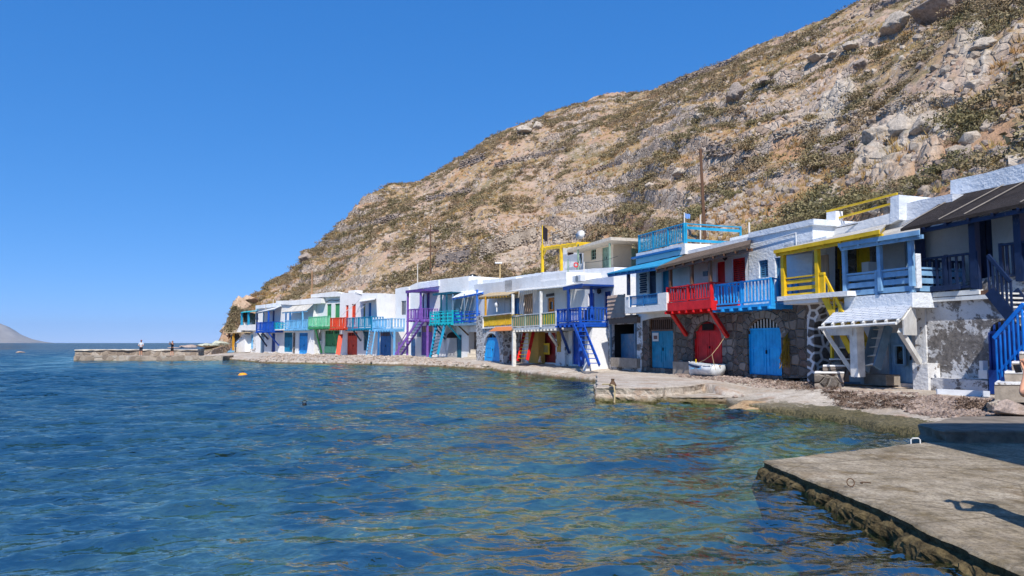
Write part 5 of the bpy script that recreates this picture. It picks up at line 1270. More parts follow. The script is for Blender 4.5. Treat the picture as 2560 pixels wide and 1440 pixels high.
# ---- last small house with turquoise posts
h = House('house', 'last small white house with turquoise porch posts and white outdoor steps', 600, 111.5, 640, 106.4)
h.door(622, 633, 836, 872, P_LIGHT, n=0, leaves=1)
h.wall([(612,885),(612,812),(640,812),(640,885)], W_PEEL2, n=0, depth=4)
h.wall([(600,826),(600,813),(640,811),(640,826)], W_A, n=.5, depth=4, holes=False, name='terrace_wall')
for px in (605, 622): h.post(px, 780, 813, .4, P_TURQB, .25)
h.canopy((602,781), (641,777), .7, (606,779), (645,775), -3, P_TURQ, .08)
h.wall([(585,880),(586,868),(592,868),(592,858),(598,858),(598,847),(604,847),(604,836),(612,836),(612,880)], W_A, n=.8, depth=1.4, holes=False, name='outdoor_steps')
rl = MB(); rl.beam(h.p3(588,856,.8), h.p3(612,834,.8), .09); rl.beam(h.p3(588,868,.8), h.p3(588,856,.8), .08); rl.beam(h.p3(588,862,.8), h.p3(612,840,.8), .07); rl.build('handrail', P_WHITE, h.root)
h.wall([(590,832),(600,812),(606,806),(606,832)], W_A, n=.2, depth=1.5, holes=False, name='stair_wall')
# ---- wooden pergola at the end of the row
h = House('pergola', 'small brown wooden pergola at the far end of the row', 565, 113, 612, 109, cat='pergola')
for px, mt in ((573, P_BROWN), (584, P_OCHRE)): h.post(px, 832, 876, .8, mt, .25)
h.post(568, 836, 876, 0, P_GREYBLUE, .2); flatroof(h, 562, 612, 833, 1.2, .12, REED_Y, back=-1.2, name='reed_roof')
# ---- beige house above the row
def RY(px): return 26.9/(.94*(px-1280)/F*CP+.342)
h = House('house', 'beige flat-roofed house standing above the row with satellite dish', 1460, RY(1460), 1532, RY(1532), zg=6.0)
h.window(1477, 1490, 623, 649, P_PGREEN, n=0, grid=(2,3)); h.door(1505, 1522, 618, 672, P_PGREEN, n=0, leaves=2)
h.wall([(1459,720),(1459,612),(1533,600),(1533,720)], W_CREAM, n=0, depth=5.0)
h.window(1418, 1434, 628, 637, P_BROWN, n=-.5, grid=(4,1)); h.window(1447, 1455, 633, 660, P_GREYBLUE, n=-.5, grid=(1,1))
h.wall([(1407,720),(1407,619),(1460,612),(1460,720)], W_A, n=-.5, depth=3.2, name='white_wing')
m = MB(); a, b, zb, zt = h.rect(1461, 1540, 601, 611, .8); m.box(a-2.4, b+.1, -1.3, 3.8, zt-.35, zt-.12); m.build('roof_slab', CONC_P, h.root)
m = MB(); wl = h.q(1533, 660, 0); m.box(wl[0]+.01, wl[0]+.05, 1.6, 2.3, .8+1.1, .8+2.6); m.build('side_window', P_PGREEN, h.root)
h.flat(1533, 1533.4, 600, 720, W_CREAM, 0, 'sill_strip', .02)
for px, pb in ((1445,686), (1524,676)): h.post(px, 608, pb, 1.2, P_PGREEN, .12)
h.flat(1412, 1440, 668, 685, W_A, .8, 'parapet_block', .4)
h = House('pergola', 'yellow wooden pergola beside the beige upper house', 1356, RY(1356)-2, 1440, RY(1440)-2, zg=6.0, cat='pergola')
for px, pt in ((1356,612), (1403,615)): h.post(px, pt, 690, 1.0, P_YELLOW, .22)
m = MB(); m.beam(h.p3(1351,624,1.0), h.p3(1442,611,1.0), .12, .2); m.beam(h.p3(1375,620,-1.0), h.p3(1450,610,-1.0), .12, .2)
for i in range(8): p = h.p3(1351+13*i, 621-1.6*i, 1.0); m.beam(p+Vector((0,0,.12)), p+Vector((0,2.2,.12)), .06, .1)
m.build('beams', P_YELLOW, h.root); h.beam((1358,640,1.0), (1366,622,1.0), P_YELLOW, .1)
# ---- white terrace block under the beige house and shop wall behind the row
h = House('house', 'low white flat-roofed block behind the green and yellow railing house', 1290, 62.5, 1420, 50.5, zg=.5)
h.wall([(1245,720),(1245,697),(1363,680),(1420,676),(1535,668),(1535,720)], W_A, n=-1.5, depth=4, holes=False)
h = House('house', 'low white and bluish parapet house behind the ragged awning', 1168, 70.8, 1260, 62, zg=.5)
h.wall([(1168,740),(1168,704),(1246,697),(1290,692),(1290,730)], W_BLUE, n=-.3, depth=4, holes=False)
# ---- house outside the frame whose shade lies across the slab
h = empty('house', (7.25, 8.3, .2)); tag(h, 'white house beyond the right edge shading the end of the concrete slab', 'house')
MB().box(0, 6, -11, 0, -.6, 6.6).build('wall', W_A, h); MB().box(-.15, 6.2, -11.1, .12, 6.6, 6.8).build('roof', W_A, h)
d_ = MB().box(-.04, .03, -5.2, -4.2, 0, 2.1).build('door', P_STEELB, h); MB().box(-.08, -.04, -4.4, -4.36, .95, 1.1).build('handle', DARKMET, d_)
# ------------------------------------------------------------------ slabs, pier, jetty
def slab_obj(name, pts, ztop, zbot, mat, label, cat=None, kind=None, res=.12, rough=.05, tilt=None, over=.0, seed=0):
    """concrete slab with a worn, broken edge: a fine top grid clipped to the outline plus a ragged side skirt"""
    g = np.random.default_rng(seed); P = []
    n = len(pts)
    for i in range(n):
        a = np.array(pts[i]); b = np.array(pts[(i+1) % n]); L = np.linalg.norm(b-a); k = max(1, int(L/res))
        for j in range(k): P.append(a+(b-a)*j/k)
    P = np.array(P); k = len(P); c = P.mean(0)
    nx = np.stack([vnoise(P[:,0]*2.3, P[:,1]*2.3, 3)-.5, vnoise(P[:,0]*2.3+9, P[:,1]*2.3, 4)-.5], -1)+.5*np.stack([vnoise(P[:,0]*7, P[:,1]*7, 5)-.5, vnoise(P[:,0]*7+9, P[:,1]*7, 6)-.5], -1)
    P = P+nx*rough*2
    d = P-c; dn = d/np.linalg.norm(d, axis=1)[:, None]
    def zt(p): return ztop+(tilt[0]*p[:,0]+tilt[1]*p[:,1] if tilt else 0*p[:,0])
    rings = []
    e_ = ztop/.45; lv = [(-.34, 0, 0), (-.05, -.006, .006), (0.0, -.03, .03), (-.02, -.09*e_, .05), (-.03, -.20*e_, .07), (.01, -.24*e_, .08), (.05, -.28*e_, .11), (.08, -.34*e_, .13), (.09, -.40*e_, .14), (.10, -.50*e_, .15), (.11, -.66*e_, .16), (.13, -.9*e_, .16), (.10, -1.6*e_, .18), (-.05, zbot-ztop, .2)]
    for (o, dz, nz) in lv:
        nz = nz*.6
        w_ = (vnoise(P[:,0]*1.6, P[:,1]*1.6+dz*3, 8)-.5)*1.6*nz+(vnoise(P[:,0]*9, P[:,1]*9+dz*9, 9)-.5)*nz*1.6+(vnoise(P[:,0]*23, P[:,1]*23+dz*19, 10)-.5)*nz*1.0
        q = P+dn*(o+w_+over)[:, None]; rings.append(np.column_stack([q, zt(P)+dz]))
    m = MB(); V = []; Fc = []
    for r in rings: V += [tuple(p) for p in r]
    for i in range(len(rings)-1):
        for j in range(k):
            j2 = (j+1) % k; Fc.append((i*k+j, (i+1)*k+j, (i+1)*k+j2, i*k+j2))
    top = tessellate_polygon([[Vector((p[0], p[1], 0)) for p in rings[0]]])
    for a_, b_, c_ in top:
        p, q, r = rings[0][a_], rings[0][b_], rings[0][c_]
        cr = (q[0]-p[0])*(r[1]-p[1])-(r[0]-p[0])*(q[1]-p[1]); Fc.append((a_, b_, c_) if cr > 0 else (a_, c_, b_))
    ar = sum(P[i][0]*P[(i+1) % k][1]-P[(i+1) % k][0]*P[i][1] for i in range(k))
    if ar < 0: Fc = [f[::-1] if len(f) == 4 else f for f in Fc]
    m.v = V; m.f = Fc; o = m.build(name, mat); return tag(o, label, cat, None, kind)
def slab_mat():
    t = NT('slab_concrete'); geo = t.n('ShaderNodeNewGeometry'); pos = geo.outputs['Position']
    sx = t.n('ShaderNodeSeparateXYZ'); t.l(pos, sx.inputs[0]); z = sx.outputs[2]; nz = t.n('ShaderNodeSeparateXYZ'); t.l(geo.outputs['Normal'], nz.inputs[0])
    big = t.noise(.55, 6, .65, vec=pos); med = t.noise(2.2, 6, .7, vec=pos); fine = t.noise(24, 6, .8, vec=pos); drag = t.noise(9, 5, .7, vec=t.map((1, .12, 1), (0, 0, .9), pos))
    c = t.mix(t.ramp(big, [(.3, 0.0), (.7, 1.0)]), (.52,.43,.315), (.84,.735,.58)); c = t.mix(t.ramp(med, [(.47, 0.0), (.72, .7)]), c, (.20,.16,.115))
    c = t.mix(t.ramp(drag, [(.40, .3), (.55, 0.0)]), c, (.17,.135,.10)); c = t.mix(t.ramp(fine, [(.38, .85), (.54, 0.0)]), c, (.16,.125,.09)); c = t.mix(t.ramp(t.noise(60, 3, .7, vec=pos), [(.58, 0.0), (.68, .5)]), c, (.55,.50,.43))
    ru = t.ramp(t.noise(.55, 5, .65, vec=pos), [(.55, 0.0), (.66, .75)]); c = t.mix(ru, c, (.27,.165,.08)); c = t.mix(t.ramp(t.noise(1.3, 6, .7, .5, vec=pos), [(.36, .6), (.48, 0.0)]), c, (.17,.145,.115))
    cr = t.voro(.42, 'DISTANCE_TO_EDGE', t.map((1,1,.01), (0,0,.4), pos)); c = t.mix(t.ramp(t.math('ADD', cr, t.math('MULTIPLY', t.math('SUBTRACT', med, .5), .03)), [(.002, .55), (.007, 0.0)]), c, (.06,.05,.04))
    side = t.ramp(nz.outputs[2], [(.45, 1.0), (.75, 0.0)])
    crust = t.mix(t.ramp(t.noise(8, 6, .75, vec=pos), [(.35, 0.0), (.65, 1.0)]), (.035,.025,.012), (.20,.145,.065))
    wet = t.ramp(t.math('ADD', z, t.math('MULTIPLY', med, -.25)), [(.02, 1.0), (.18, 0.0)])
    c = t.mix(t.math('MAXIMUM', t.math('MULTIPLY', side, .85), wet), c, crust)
    h = t.math('ADD', t.math('MULTIPLY', fine, .5), t.math('ADD', t.math('MULTIPLY', med, .6), t.math('MULTIPLY', drag, .35)))
    return t.done(t.pbsdf(c, .9, t.bump(t.math('ADD', h, t.math('MULTIPLY', t.math('MULTIPLY', side, t.noise(14, 5, .75, vec=pos)), 2.0)), .8, .04), .2))
SLM = slab_mat()
SZ = .22
sp = lambda px, py, z=SZ: W0(px, py, z)
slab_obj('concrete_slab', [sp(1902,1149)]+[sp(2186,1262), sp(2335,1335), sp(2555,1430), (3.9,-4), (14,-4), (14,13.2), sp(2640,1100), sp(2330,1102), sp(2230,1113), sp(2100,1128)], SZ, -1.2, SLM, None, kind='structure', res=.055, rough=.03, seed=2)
slab_obj('concrete_slab', [(7.5,12.85), (15,12.4), (15,15.2), (9.3,15.3), (7.65,13.9)], .44, -.8, plain('shade_toned_concrete', (.20,.165,.13), .9, .45, 2.5, .9, l=False), None, kind='structure', res=.14, rough=.04)  # dry concrete colour darkened all over to deepen the shade on this slab
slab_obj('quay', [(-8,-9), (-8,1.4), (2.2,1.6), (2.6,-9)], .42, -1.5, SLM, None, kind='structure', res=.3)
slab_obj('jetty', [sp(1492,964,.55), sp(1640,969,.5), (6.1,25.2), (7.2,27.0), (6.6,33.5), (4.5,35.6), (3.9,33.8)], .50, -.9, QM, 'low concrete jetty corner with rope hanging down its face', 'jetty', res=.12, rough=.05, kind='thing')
slab_obj('jetty_step', [(4.0,24.0), (7.2,24.1), (7.6,25.5), (6.2,26.2), (4.1,25.6)], .20, -.8, QM, None, kind='structure', res=.14, rough=.12)
# pier: low ledge and a higher parapet behind it
pr = empty('pier', (-34, 84, 0)); tag(pr, 'long low stone pier with raised back wall reaching out to sea', 'pier')
PM = masonry('pier_stone', [(.30,.235,.17), (.42,.34,.26), (.24,.18,.13), (.48,.41,.33)], (.36,.29,.22), 1.4, .05)
def pier_block(name, x0, x1, y0, y1, z0, z1, mat, capm=None):
    m = MB(); n = int((x1-x0)/.6); g = random.Random(name); zs = [z0, z0+(z1-z0)*.5, z1]
    V = []; xs = [x0+(x1-x0)*i/n for i in range(n+1)]
    for i, x in enumerate(xs):
        for (yy, zz) in ((y0, z0), (y0-.05, (z0+z1)/2), (y0, z1), (y1, z1), (y1, z0)):
            V.append((x, yy+g.uniform(-.1, .1)*(1 if yy < y1 else 0), zz+g.uniform(-.05, .05)))
    m.v = V
    for i in range(n):
        for j in range(4): a = i*5+j; m.f.append((a, a+5, a+6, a+1))
    m.f.append((0, 1, 2, 3, 4)); m.f.append(tuple(n*5+q for q in (4, 3, 2, 1, 0)))
    o = m.build(name, mat, pr); o.location = (34, -84, 0); return o
xe = X_at(188, 82.5)
pier_block('ledge', X_at(187,81.2), -32, 81.2, 84.4, -2.0, .50, PM); pier_block('back_wall', X_at(189,84.2), -36, 84.2, 85.8, -2.0, 1.04, PM)
o = pier_block('coping', X_at(188.5,84.2), -36, 84.1, 85.9, 1.045, 1.18, CONC_P)
# ------------------------------------------------------------------ rowing boat
def boat():
    p = Vector((0,0,0)); A = on_z(1724, 936, .45); B = on_z(1808, 938, .45); A = at_depth(1730, 936, 32.4); B = at_depth(1796, 936, 31.0)
    A.z = B.z = .53; L = (B-A).length; d = (B-A).normalized()
    r = empty('rowing_boat', A.lerp(B, .5), math.atan2(d.y, d.x)); tag(r, 'small white rowing boat with blue trim beached before the red door', 'boat')
    st = []; n = 12
    for i in range(n+1):
        t = i/n; x = -L/2+L*t; hw = .46*min(1, (t+.02)**.55*1.05) if t < .7 else .46-.06*(t-.7)/.3; sh = .42+.16*(1-t)**2.2+.06*t
        st.append([(x-.10*(1-t)*1.0, s_*hw*f, z) for s_ in (-1, 1) for f, z in ((1.0, sh), (.93, sh*.55), (.70, .12), (.06, .02))])
    m = MB(); w_ = 8; V = [q for s_ in st for q in (s_[0], s_[1], s_[2], s_[3], s_[7], s_[6], s_[5], s_[4])]; m.v = V
    for i in range(n):
        for j in range(7): a = i*w_+j; m.f.append((a, a+1, a+w_+1, a+w_))
    m.f.append(tuple(range(n*w_, n*w_+w_))); h_ = m.build('hull', paint('boat_white', (224,228,230), .35, wear=.15), r, True)
    so_ = h_.modifiers.new('thick', 'SOLIDIFY'); so_.thickness = .03; so_.offset = 1
    for nm, j, mt in (('gunwale', 0, P_WHITE), ('rub_strip', 0, P_NAVY)):
        for jj in (0, 7):
            m = MB(); pts = [Vector(V[i*w_+jj])+Vector((0, (.02 if jj else -.02), -.0 if nm == 'gunwale' else -.10)) for i in range(n+1)]
            if nm == 'rub_strip': pts = pts[:8]
            for a, b in zip(pts, pts[1:]): m.beam(a, b, .05, .05 if nm == 'gunwale' else .09)
            m.build(nm, mt, r)
    m = MB()
    for x in (-.25*L, .05*L, .28*L): m.box(x-.10, x+.10, -.41, .41, .30, .33)
    m.build('thwart', P_LIGHT, r); MB().box(-L*.46, -L*.28, -.22, .22, .42, .45).build('foredeck', P_STEELB, r)
    m = MB(); m.beam((-.1,.1,.44), (.8,-.15,.46), .05); m.beam((-.2,-.1,.44), (.9,.05,.46), .04); m.build('oar', plain('oar_wood', (206,168,120), .6, .2), r)
    MB().tube([(-.05,-.45,.55), (-.05,-.45,.72)], .025, 6).build('thole_pin', P_YELLOW, r)
    rp = MB(); a = r.matrix_basis; top = at_depth(1812, 842, 30.5); q = at_depth(1780, 886, 30.2); b = at_depth(1745, 907, 31)
    rp.tube([top, top.lerp(q, .5)-Vector((0,0,.04)), q, q.lerp(b, .5)-Vector((0,0,.05)), b], .012, 5); rp.tube([q, q+Vector((.05,-.05,-.35)), q+Vector((.12,-.1,-.65))], .012, 5)
    tag(rp.build('mooring_rope', plain('rope', (176,150,116), .9, .2)), 'thin rope from the red brace down to the rowing boat', 'rope')
boat()
# ------------------------------------------------------------------ floats in the water
def buoy(px, py, r, mat, label, flat=.75, ring=True):
    p = on_z(px, py, 0.0); e = empty('buoy', (p.x, p.y, 0)); tag(e, label, 'buoy')
    m = MB(); m.lathe([(.02,-r*.6), (r*.7,-r*.45), (r,-.02), (r*.95, r*.25*flat), (r*.6, r*.62*flat), (.05, r*.72*flat)], 14); m.build('float', mat, e, True)
    if ring: MB().tube([(.06*math.cos(t), 0, r*.72*flat+.03+.06*math.sin(t)) for t in np.linspace(0, 6.2, 9)], .015, 5).build('ring', DARKMET, e)
buoy(607, 938, .27, plain('buoy_orange', (240,160,40), .5, .1), 'orange yellow mooring buoy floating in the bay'); buoy(761, 1011, .075, BLKPL, 'small dark round float in the middle of the bay')
# ------------------------------------------------------------------ poles, aerials, flags, dish, tank
WOODP = plain('pole_wood', (104,76,58), .9, .25, 5, .5, sc=(8,8,.6)); MASTW = plain('mast_white', (206,198,186), .7, .1, 3, .1)
def pole(px, pt, pb, Y, r, mat, label, name='pole', cat='pole', arms=(), lean=0, r1=None):
    b = at_depth(px, pb, Y); t = at_depth(px+lean, pt, Y); e = empty(name, b); tag(e, label, cat)
    MB().tube([(0,0,-.6), t-b], r, 8, r1 if r1 else r*.75).build('shaft', mat, e)
    for a in arms:
        q = (t-b)*a[0]; o = MB().beam(q-Vector((a[1],0,0)), q+Vector((a[1],0,0)), a[2], a[2]).build('crossarm', a[3], e)
    return e, t-b
e, t_ = pole(1766, 620, 640, 44, .17, WOODP, 'tall brown wooden utility pole leaning above the red balcony house', 'utility_pole', lean=0); bpy.data.objects.remove(e.children[0]); MB().tube([(0,0,-1.5), at_depth(1751, 372, 44)-at_depth(1766, 640, 44)], .12, 8, .085).build('shaft', WOODP, e)
pole(1751, 538, 640, 43, .055, MASTW, 'slim white mast standing beside the tall utility pole', 'mast')
e, t_ = pole(1076, 560, 712, 88, .085, WOODP, 'thin brown utility pole on the slope above the purple house', 'utility_pole', arms=((.55, .8, .1, WOODP),))
pole(780, 676, 745, 97, .09, plain('rusty_rod', (170,130,96), .9, .2), 'thin rusty aerial rod on the green house roof', 'aerial'); pole(1044, 660, 712, 78, .06, MASTW, 'thin white mast on the purple house roof', 'mast')
e, t_ = pole(1250, 658, 700, 66, .07, plain('lamp_tan', (196,168,120), .8, .15), 'small roof lamp post with a flat head', 'lamp post'); MB().box(t_.x-.45, t_.x+.2, -.12, .12, t_.z-.02, t_.z+.10).build('lamp_head', WPLAST, e)
pole(1873, 556, 632, 36.2, .06, MASTW, 'white pipe mast at the corner of the sky blue house', 'mast'); pole(1863, 600, 640, 36.6, .05, MASTW, 'short white pipe beside the corner mast', 'pipe')
pole(683, 748, 766, 102, .06, MASTW, 'tiny white aerial on the far white roof', 'aerial'); pole(665, 749, 766, 103, .06, CONC, 'tiny chimney pipe on the far white roof', 'pipe')
pole(1460, 654, 690, 50, .05, MASTW, 'white rod on the terrace before the beige house', 'rod'); pole(1420, 648, 690, 50, .05, P_PGREEN, 'short green rod on the terrace edge', 'rod')
def flag(px, pt, pb, Y, mat, fw, fh, label, rm):
    e, t_ = pole(px, pt, pb, Y, .05, rm, label, 'flagpole', 'flag'); V = []; n = 10
    for i in range(n+1):
        for j in range(5): V.append((fw*i/n, .10*math.sin(i*1.1+j*.3), t_.z-.05-fh*j/4-.25*fh*(i/n)**1.5+.03*math.sin(i)))
    m = MB(); m.v = V; m.f = [(i*5+j, i*5+j+1, (i+1)*5+j+1, (i+1)*5+j) for i in range(n) for j in range(4)]; m.build('cloth', mat, e, True)
flag(1356, 563, 620, 58.5, plain('flag_black', (44,40,48), .9, .2), .42, 1.1, 'dark ragged flag on the yellow pergola post', P_YELLOW); flag(1711, 531, 612, 41.5, plain('flag_blue', (120,160,214), .8, .2), .34, .28, 'small pale blue flag on a rod at the terrace railing', MASTW)
def dish():
    p = at_depth(1452, 601, 60); e = empty('satellite_dish', p); tag(e, 'white satellite dish on the roof of the beige house', 'satellite dish')
    m = MB(); R_ = .40
    prof = [(.02, .0), (.2, .015), (.32, .05), (.42, .11)]
    m.lathe(prof, 20); o = m.build('reflector', WPLAST, e, True); o.location = (0, 0, .42); o.rotation_euler = (R(72), 0, R(-35)); o.modifiers.new('s', 'SOLIDIFY').thickness = .02
    MB().tube([(0,0,-.1), (0,.02,.42)], .03, 6).build('stand', METAL, e); MB().tube([(0,.0,.2), (-.22,-.38,.42)], .012, 5).build('feed_arm', METAL, e)
dish()
def tank():
    p = at_depth(1182, 700, 74); e = empty('water_tank', p); tag(e, 'round black water tank on the roof behind the ragged awning', 'water tank')
    MB().lathe([(.1,0),(.62,.02),(.66,.15),(.62,.34),(.5,.44),(.28,.50),(.26,.58),(.05,.60)], 18).build('tank', BLKPL, e, True); MB().box(-.05, .06, -.75, -.66, 0, .45).build('pipe', WPLAST, e)
tank()
bw = at_depth(1440, 668, 57); e = empty('life_ring', bw); tag(e, 'red and white life ring on the white terrace parapet', 'life ring'); MB().tube([(.16*math.cos(t), 0, .18+.16*math.sin(t)) for t in np.linspace(0, 6.28, 17)],   .05, 8).build('ring', P_RED, e, True)
for a in (((1751,540,43),(1711,575,41.5)), ((1751,380,44),(1873,560,36.2)), ((1460,656,50),(1545,640,54)), ((2090,570,27),(2376,487,23.5)), ((1076,565,88),(1044,665,78))):
    A_, B_ = at_depth(*a[0]), at_depth(*a[1]); pts = [A_.lerp(B_, t)-Vector((0,0,.8*t*(1-t)*min(2.0, (A_-B_).length*.12))) for t in np.linspace(0, 1, 9)]
    if a[0][0] in (1460, 2090): tag(MB().tube(pts, .016, 5).build('cable', DARKMET), 'thin cable sagging before the beige house' if a[0][0] == 1460 else 'thin dark cable sagging along the parapets of the yellow house', 'cable')
# ------------------------------------------------------------------ fishing net, boards, steps, box
def net():
    e = empty('fishing_net', at_depth(1968, 940, 27.9)); m = MB(); g = random.Random(4); T = [at_depth(1987, 790, 28.3), at_depth(1960, 850, 28.3), at_depth(1972, 860, 28.3)]
    for i in range(34):
        a = at_depth(1985+g.uniform(-4,4), 792+g.uniform(0,60), 28.1); b = at_depth(1966+g.uniform(-10,12), 850+g.uniform(-5,10), 27.9+g.uniform(-.1,.1)); c = at_depth(1962+g.uniform(-14,16), 915+g.uniform(-20,8), 27.9+g.uniform(-.15,.1))
        m.tube([q-e.location for q in (a.lerp(b, g.random()*.5), b, b.lerp(c, .5)+Vector((g.uniform(-.05,.05),0,0)), c)], .011, 4)
    for i in range(22):
        y = 795+i*5.5; a = at_depth(1960+g.uniform(-6,6), max(y, 845)+g.uniform(-5,5), 28); b = at_depth(1976+g.uniform(-6,8), max(y, 845)+g.uniform(-5,5), 28); m.tube([a-e.location, a.lerp(b,.5)-e.location-Vector((0,0,.08)), b-e.location], .006, 4)
    m.build('netting', plain('net_olive', (150,120,40), .9, .3), e); tag(e, 'yellowish fishing net hanging on the stone wall beside blue door', 'fishing net')
net()
def plank(A, B, zt, mat, label, name='board', t=.05):
    A = Vector(A); B = Vector(B); tag(MB().hexa([A, B, B+Vector((.0,t,0)), A+Vector((0,t,0))], [A+Vector((0,0,zt)), B+Vector((0,0,zt)), B+Vector((0,t,zt)), A+Vector((0,t,zt))]).build(name, mat), label, 'board')
plank(on_z(2344,996,.42), on_z(2476,1003,.42), .26, CLOTHW, 'white board lying on edge before the peeling wall'); plank(on_z(2088,967,.42), on_z(2222,969,.42), .18, P_PALE, 'pale bluish board on edge before the pale blue house')
plank(on_z(2175,966,.43)+Vector((0,-.15,0)), on_z(2262,969,.43)+Vector((0,-.15,0)), .15, plain('driftwood', (128,104,82), .9, .3), 'weathered driftwood plank in front of the pale bluish board'); plank(on_z(2010,958,.42), on_z(2066,962,.42), .16, W_PEEL2, 'long low stone kerb block before the checkered pier', name='kerb_block', t=.4)
def cbox():
    p = on_z(2262, 975, .42); e = empty('cardboard_box', p, .3); CB = plain('cardboard', (150,118,88), .9, .12); MB().box(0, .55, 0, .4, 0, .22).build('carton', CB, e)
    MB().hexa([(.55,0,.2),(.58,0,.2),(.58,.4,.2),(.55,.4,.2)], [(.72,0,.34),(.75,0,.34),(.75,.4,.34),(.72,.4,.34)]).build('flap', CB, e); tag(e, 'flattened brown cardboard box below the pale blue door', 'box')
cbox()
def stone_steps(name, rects, label, mat, cap):
    """rects: (x0, x1, ytop, ybot, Y, depth)"""
    e = None
    for (x0, x1, yt, yb, Y, dp) in rects:
        a = at_depth(x0, yb, Y); b = at_depth(x1, yb, Y); zt_ = zray(yt, Y)
        if e is None: e = empty(name, a); tag(e, label, 'steps')
        g = random.Random(int(x0)); z0 = a.z-(.3 if x1 < 2600 else .12)
        kx = a.x/Y; V = [Vector((a.x+g.uniform(-.03,.03), Y, z0)), Vector((b.x, Y-.02, z0)), Vector((b.x+kx*dp*1.1, Y+dp, z0)), Vector((a.x+kx*dp*1.1, Y+dp, z0))]
        W_ = [Vector((v.x+g.uniform(-.03,.03), v.y+g.uniform(-.02,.02), zt_-.04)) for v in V]; s_ = MB().hexa([v-e.location for v in V], [v-e.location for v in W_]).build('step', mat, e)
        C0 = [v-e.location+Vector((0,-.02 if i < 2 else 0,.0)) for i, v in enumerate(W_)]; MB().hexa(C0, [v+Vector((0,0,.045)) for v in C0]).build('tread_edge', cap, s_)
stone_steps('stone_steps', [(2098,2137,868,890,24.9,1.2), (2072,2132,897,915,24.5,1.0), (2056,2122,913,932,24.2,.8), (2038,2108,930,955,23.9,.7)], 'dark stone steps with whitewashed edges under the yellow stair', STONE_D, W_A)
stone_steps('stone_steps', [(2549,2640,880,905,17.2,1.2), (2531,2640,904,930,16.9,1.1), (2511,2640,929,958,16.5,1.0), (2486,2640,957,992,16.1,1.0)], 'weathered concrete steps at the foot of the bright blue stair rail', CONC, W_PEEL2)
stone_steps('stone_steps', [(1176,1190,874,884,66.4,.5), (1170,1190,884,893,66.0,.8), (1160,1196,893,902,65.4,1.0)], 'rough stacked stone steps beside the rough stone house', CONC_P, CONC_P)
boulder(0,0,120,50,'dark red boulder carrying the concrete steps at right edge', mat=SM_BEACH, k=3, p=at_depth(2535,1030,15.7), name='boulder', sink=.3); boulder(0,0,46,30,'white streaked stone left of the concrete steps', mat=SM_PALE, k=2, p=at_depth(2490,1020,15.8), name='boulder', sink=.3)
# rough stones and blocks lying before the far houses
for i, a in enumerate([(690,884,30,14,'pale stone block before the navy doors'), (664,882,22,8,'upturned white dinghy shaped stone before the far balcony'), (722,888,26,9,'flat stone slab before the teal door'), (771,885,20,9,'grey stone beside the light blue buttress'),
          (793,885,20,10,'pale stone at the foot of the green brace'), (858,886,18,10,'rounded stone beside the orange ramp board'), (925,893,44,14,'broad pale rock at the foot of the light blue ladder'), (975,888,20,8,'pale stone beside the light blue post'), (1215,912,30,14,'white stone before the rough stone house')]):
    p = on_z(a[0], a[1]+3, .42); boulder(0, 0, a[2], a[3], a[4], mat=SM_PALE, k=i, p=p, name='stone_block', sink=.3)
# ------------------------------------------------------------------ metal on the slab, rope on the jetty
p = on_z(2289, 1108, SZ); e = empty('ladder_handle', p); tag(e, 'bent white metal ladder handle on the far edge of slab', 'handle'); MB().tube([(-.08,0,-.2), (-.08,0,.06), (-.05,0,.085), (.05,0,.085), (.08,0,.06), (.08,0,-.2)], .011, 6).build('hoop', WPLAST, e)
RUSTY = plain('rusty_iron', (96,74,56), .9, .3, 20, .3)
for (px, py, rr, lb) in ((2127,1219,.045,'rusty iron mooring ring standing on the slab'), (2165,1209,.06,'rusty iron ring lying flat on the slab')):
    p = on_z(px, py, SZ); fl = rr > .05; pts = [(rr*math.cos(t), rr*math.sin(t)*(1 if fl else .25), .008 if fl else .02+rr*.9+rr*math.sin(t)) for t in np.linspace(0, 6.28 if not fl else 3.6, 15)]
    o = MB().tube(pts, .007, 6).build('mooring_ring', RUSTY); o.location = p; tag(o, lb, 'ring')
p = on_z(1532, 966, .53); e = empty('mooring_rope', p); MB().tube([(-.3,.3,.05), (-.1,.05,.06), (0,-.25,.03), (.02,-.32,-.12), (.0,-.33,-.5)], .03, 6).build('rope', plain('rope_pale', (190,170,130), .9, .2), e); MB().lathe([(.12,0),(.12,.05),(.05,.18),(.06,.25)], 8).build('bollard', RUSTY, e); tag(e, 'pale rope tied at the corner of the low jetty', 'rope')
# ------------------------------------------------------------------ pebbles and dry seaweed on the shore
def strew(name, regions, n, s0, s1, mat, label, seed, flat=(1.2,1,.7), temps=STN):
    g = np.random.default_rng(seed); P = []; S = []
    for (poly, share) in regions:
        W_ = [W0(px, py, .45) for px, py in poly]; xs = [q[0] for q in W_]; ys = [q[1] for q in W_]; k = 0; want = int(n*share)
        while k < want:
            X = g.uniform(min(xs), max(xs), 400); Y = g.uniform(min(ys), max(ys), 400); ok = poly_sd(X, Y, W_)+.35*fbm(X*1.5, Y*1.5, 3, seed) > 0
            X, Y = X[ok], Y[ok]; Z = ground_z(X, Y); P += list(np.stack([X, Y, Z+.01], -1)); S += list(np.exp(g.uniform(math.log(s0), math.log(s1), len(X)))); k += len(X)
    tag(scatter_mesh(name, temps, P, S, mat, tilt=.4, sc3=[flat]*len(P), seed=seed), label, 'stones' if 'pebb' in name else 'seaweed', kind='stuff')
RG = [([(1690,935),(1830,937),(1960,950),(2080,975),(2300,992),(2350,1010),(2200,995),(2010,972),(1850,955),(1700,945)], .5), ([(2230,1000),(2330,995),(2480,1008),(2560,1010),(2560,1040),(2460,1030),(2330,1022)], .5)]
strew('pebbles', RG, 6500, .02, .07, SM_BEACH, 'brown and reddish pebbles strewn before the near houses', 31)
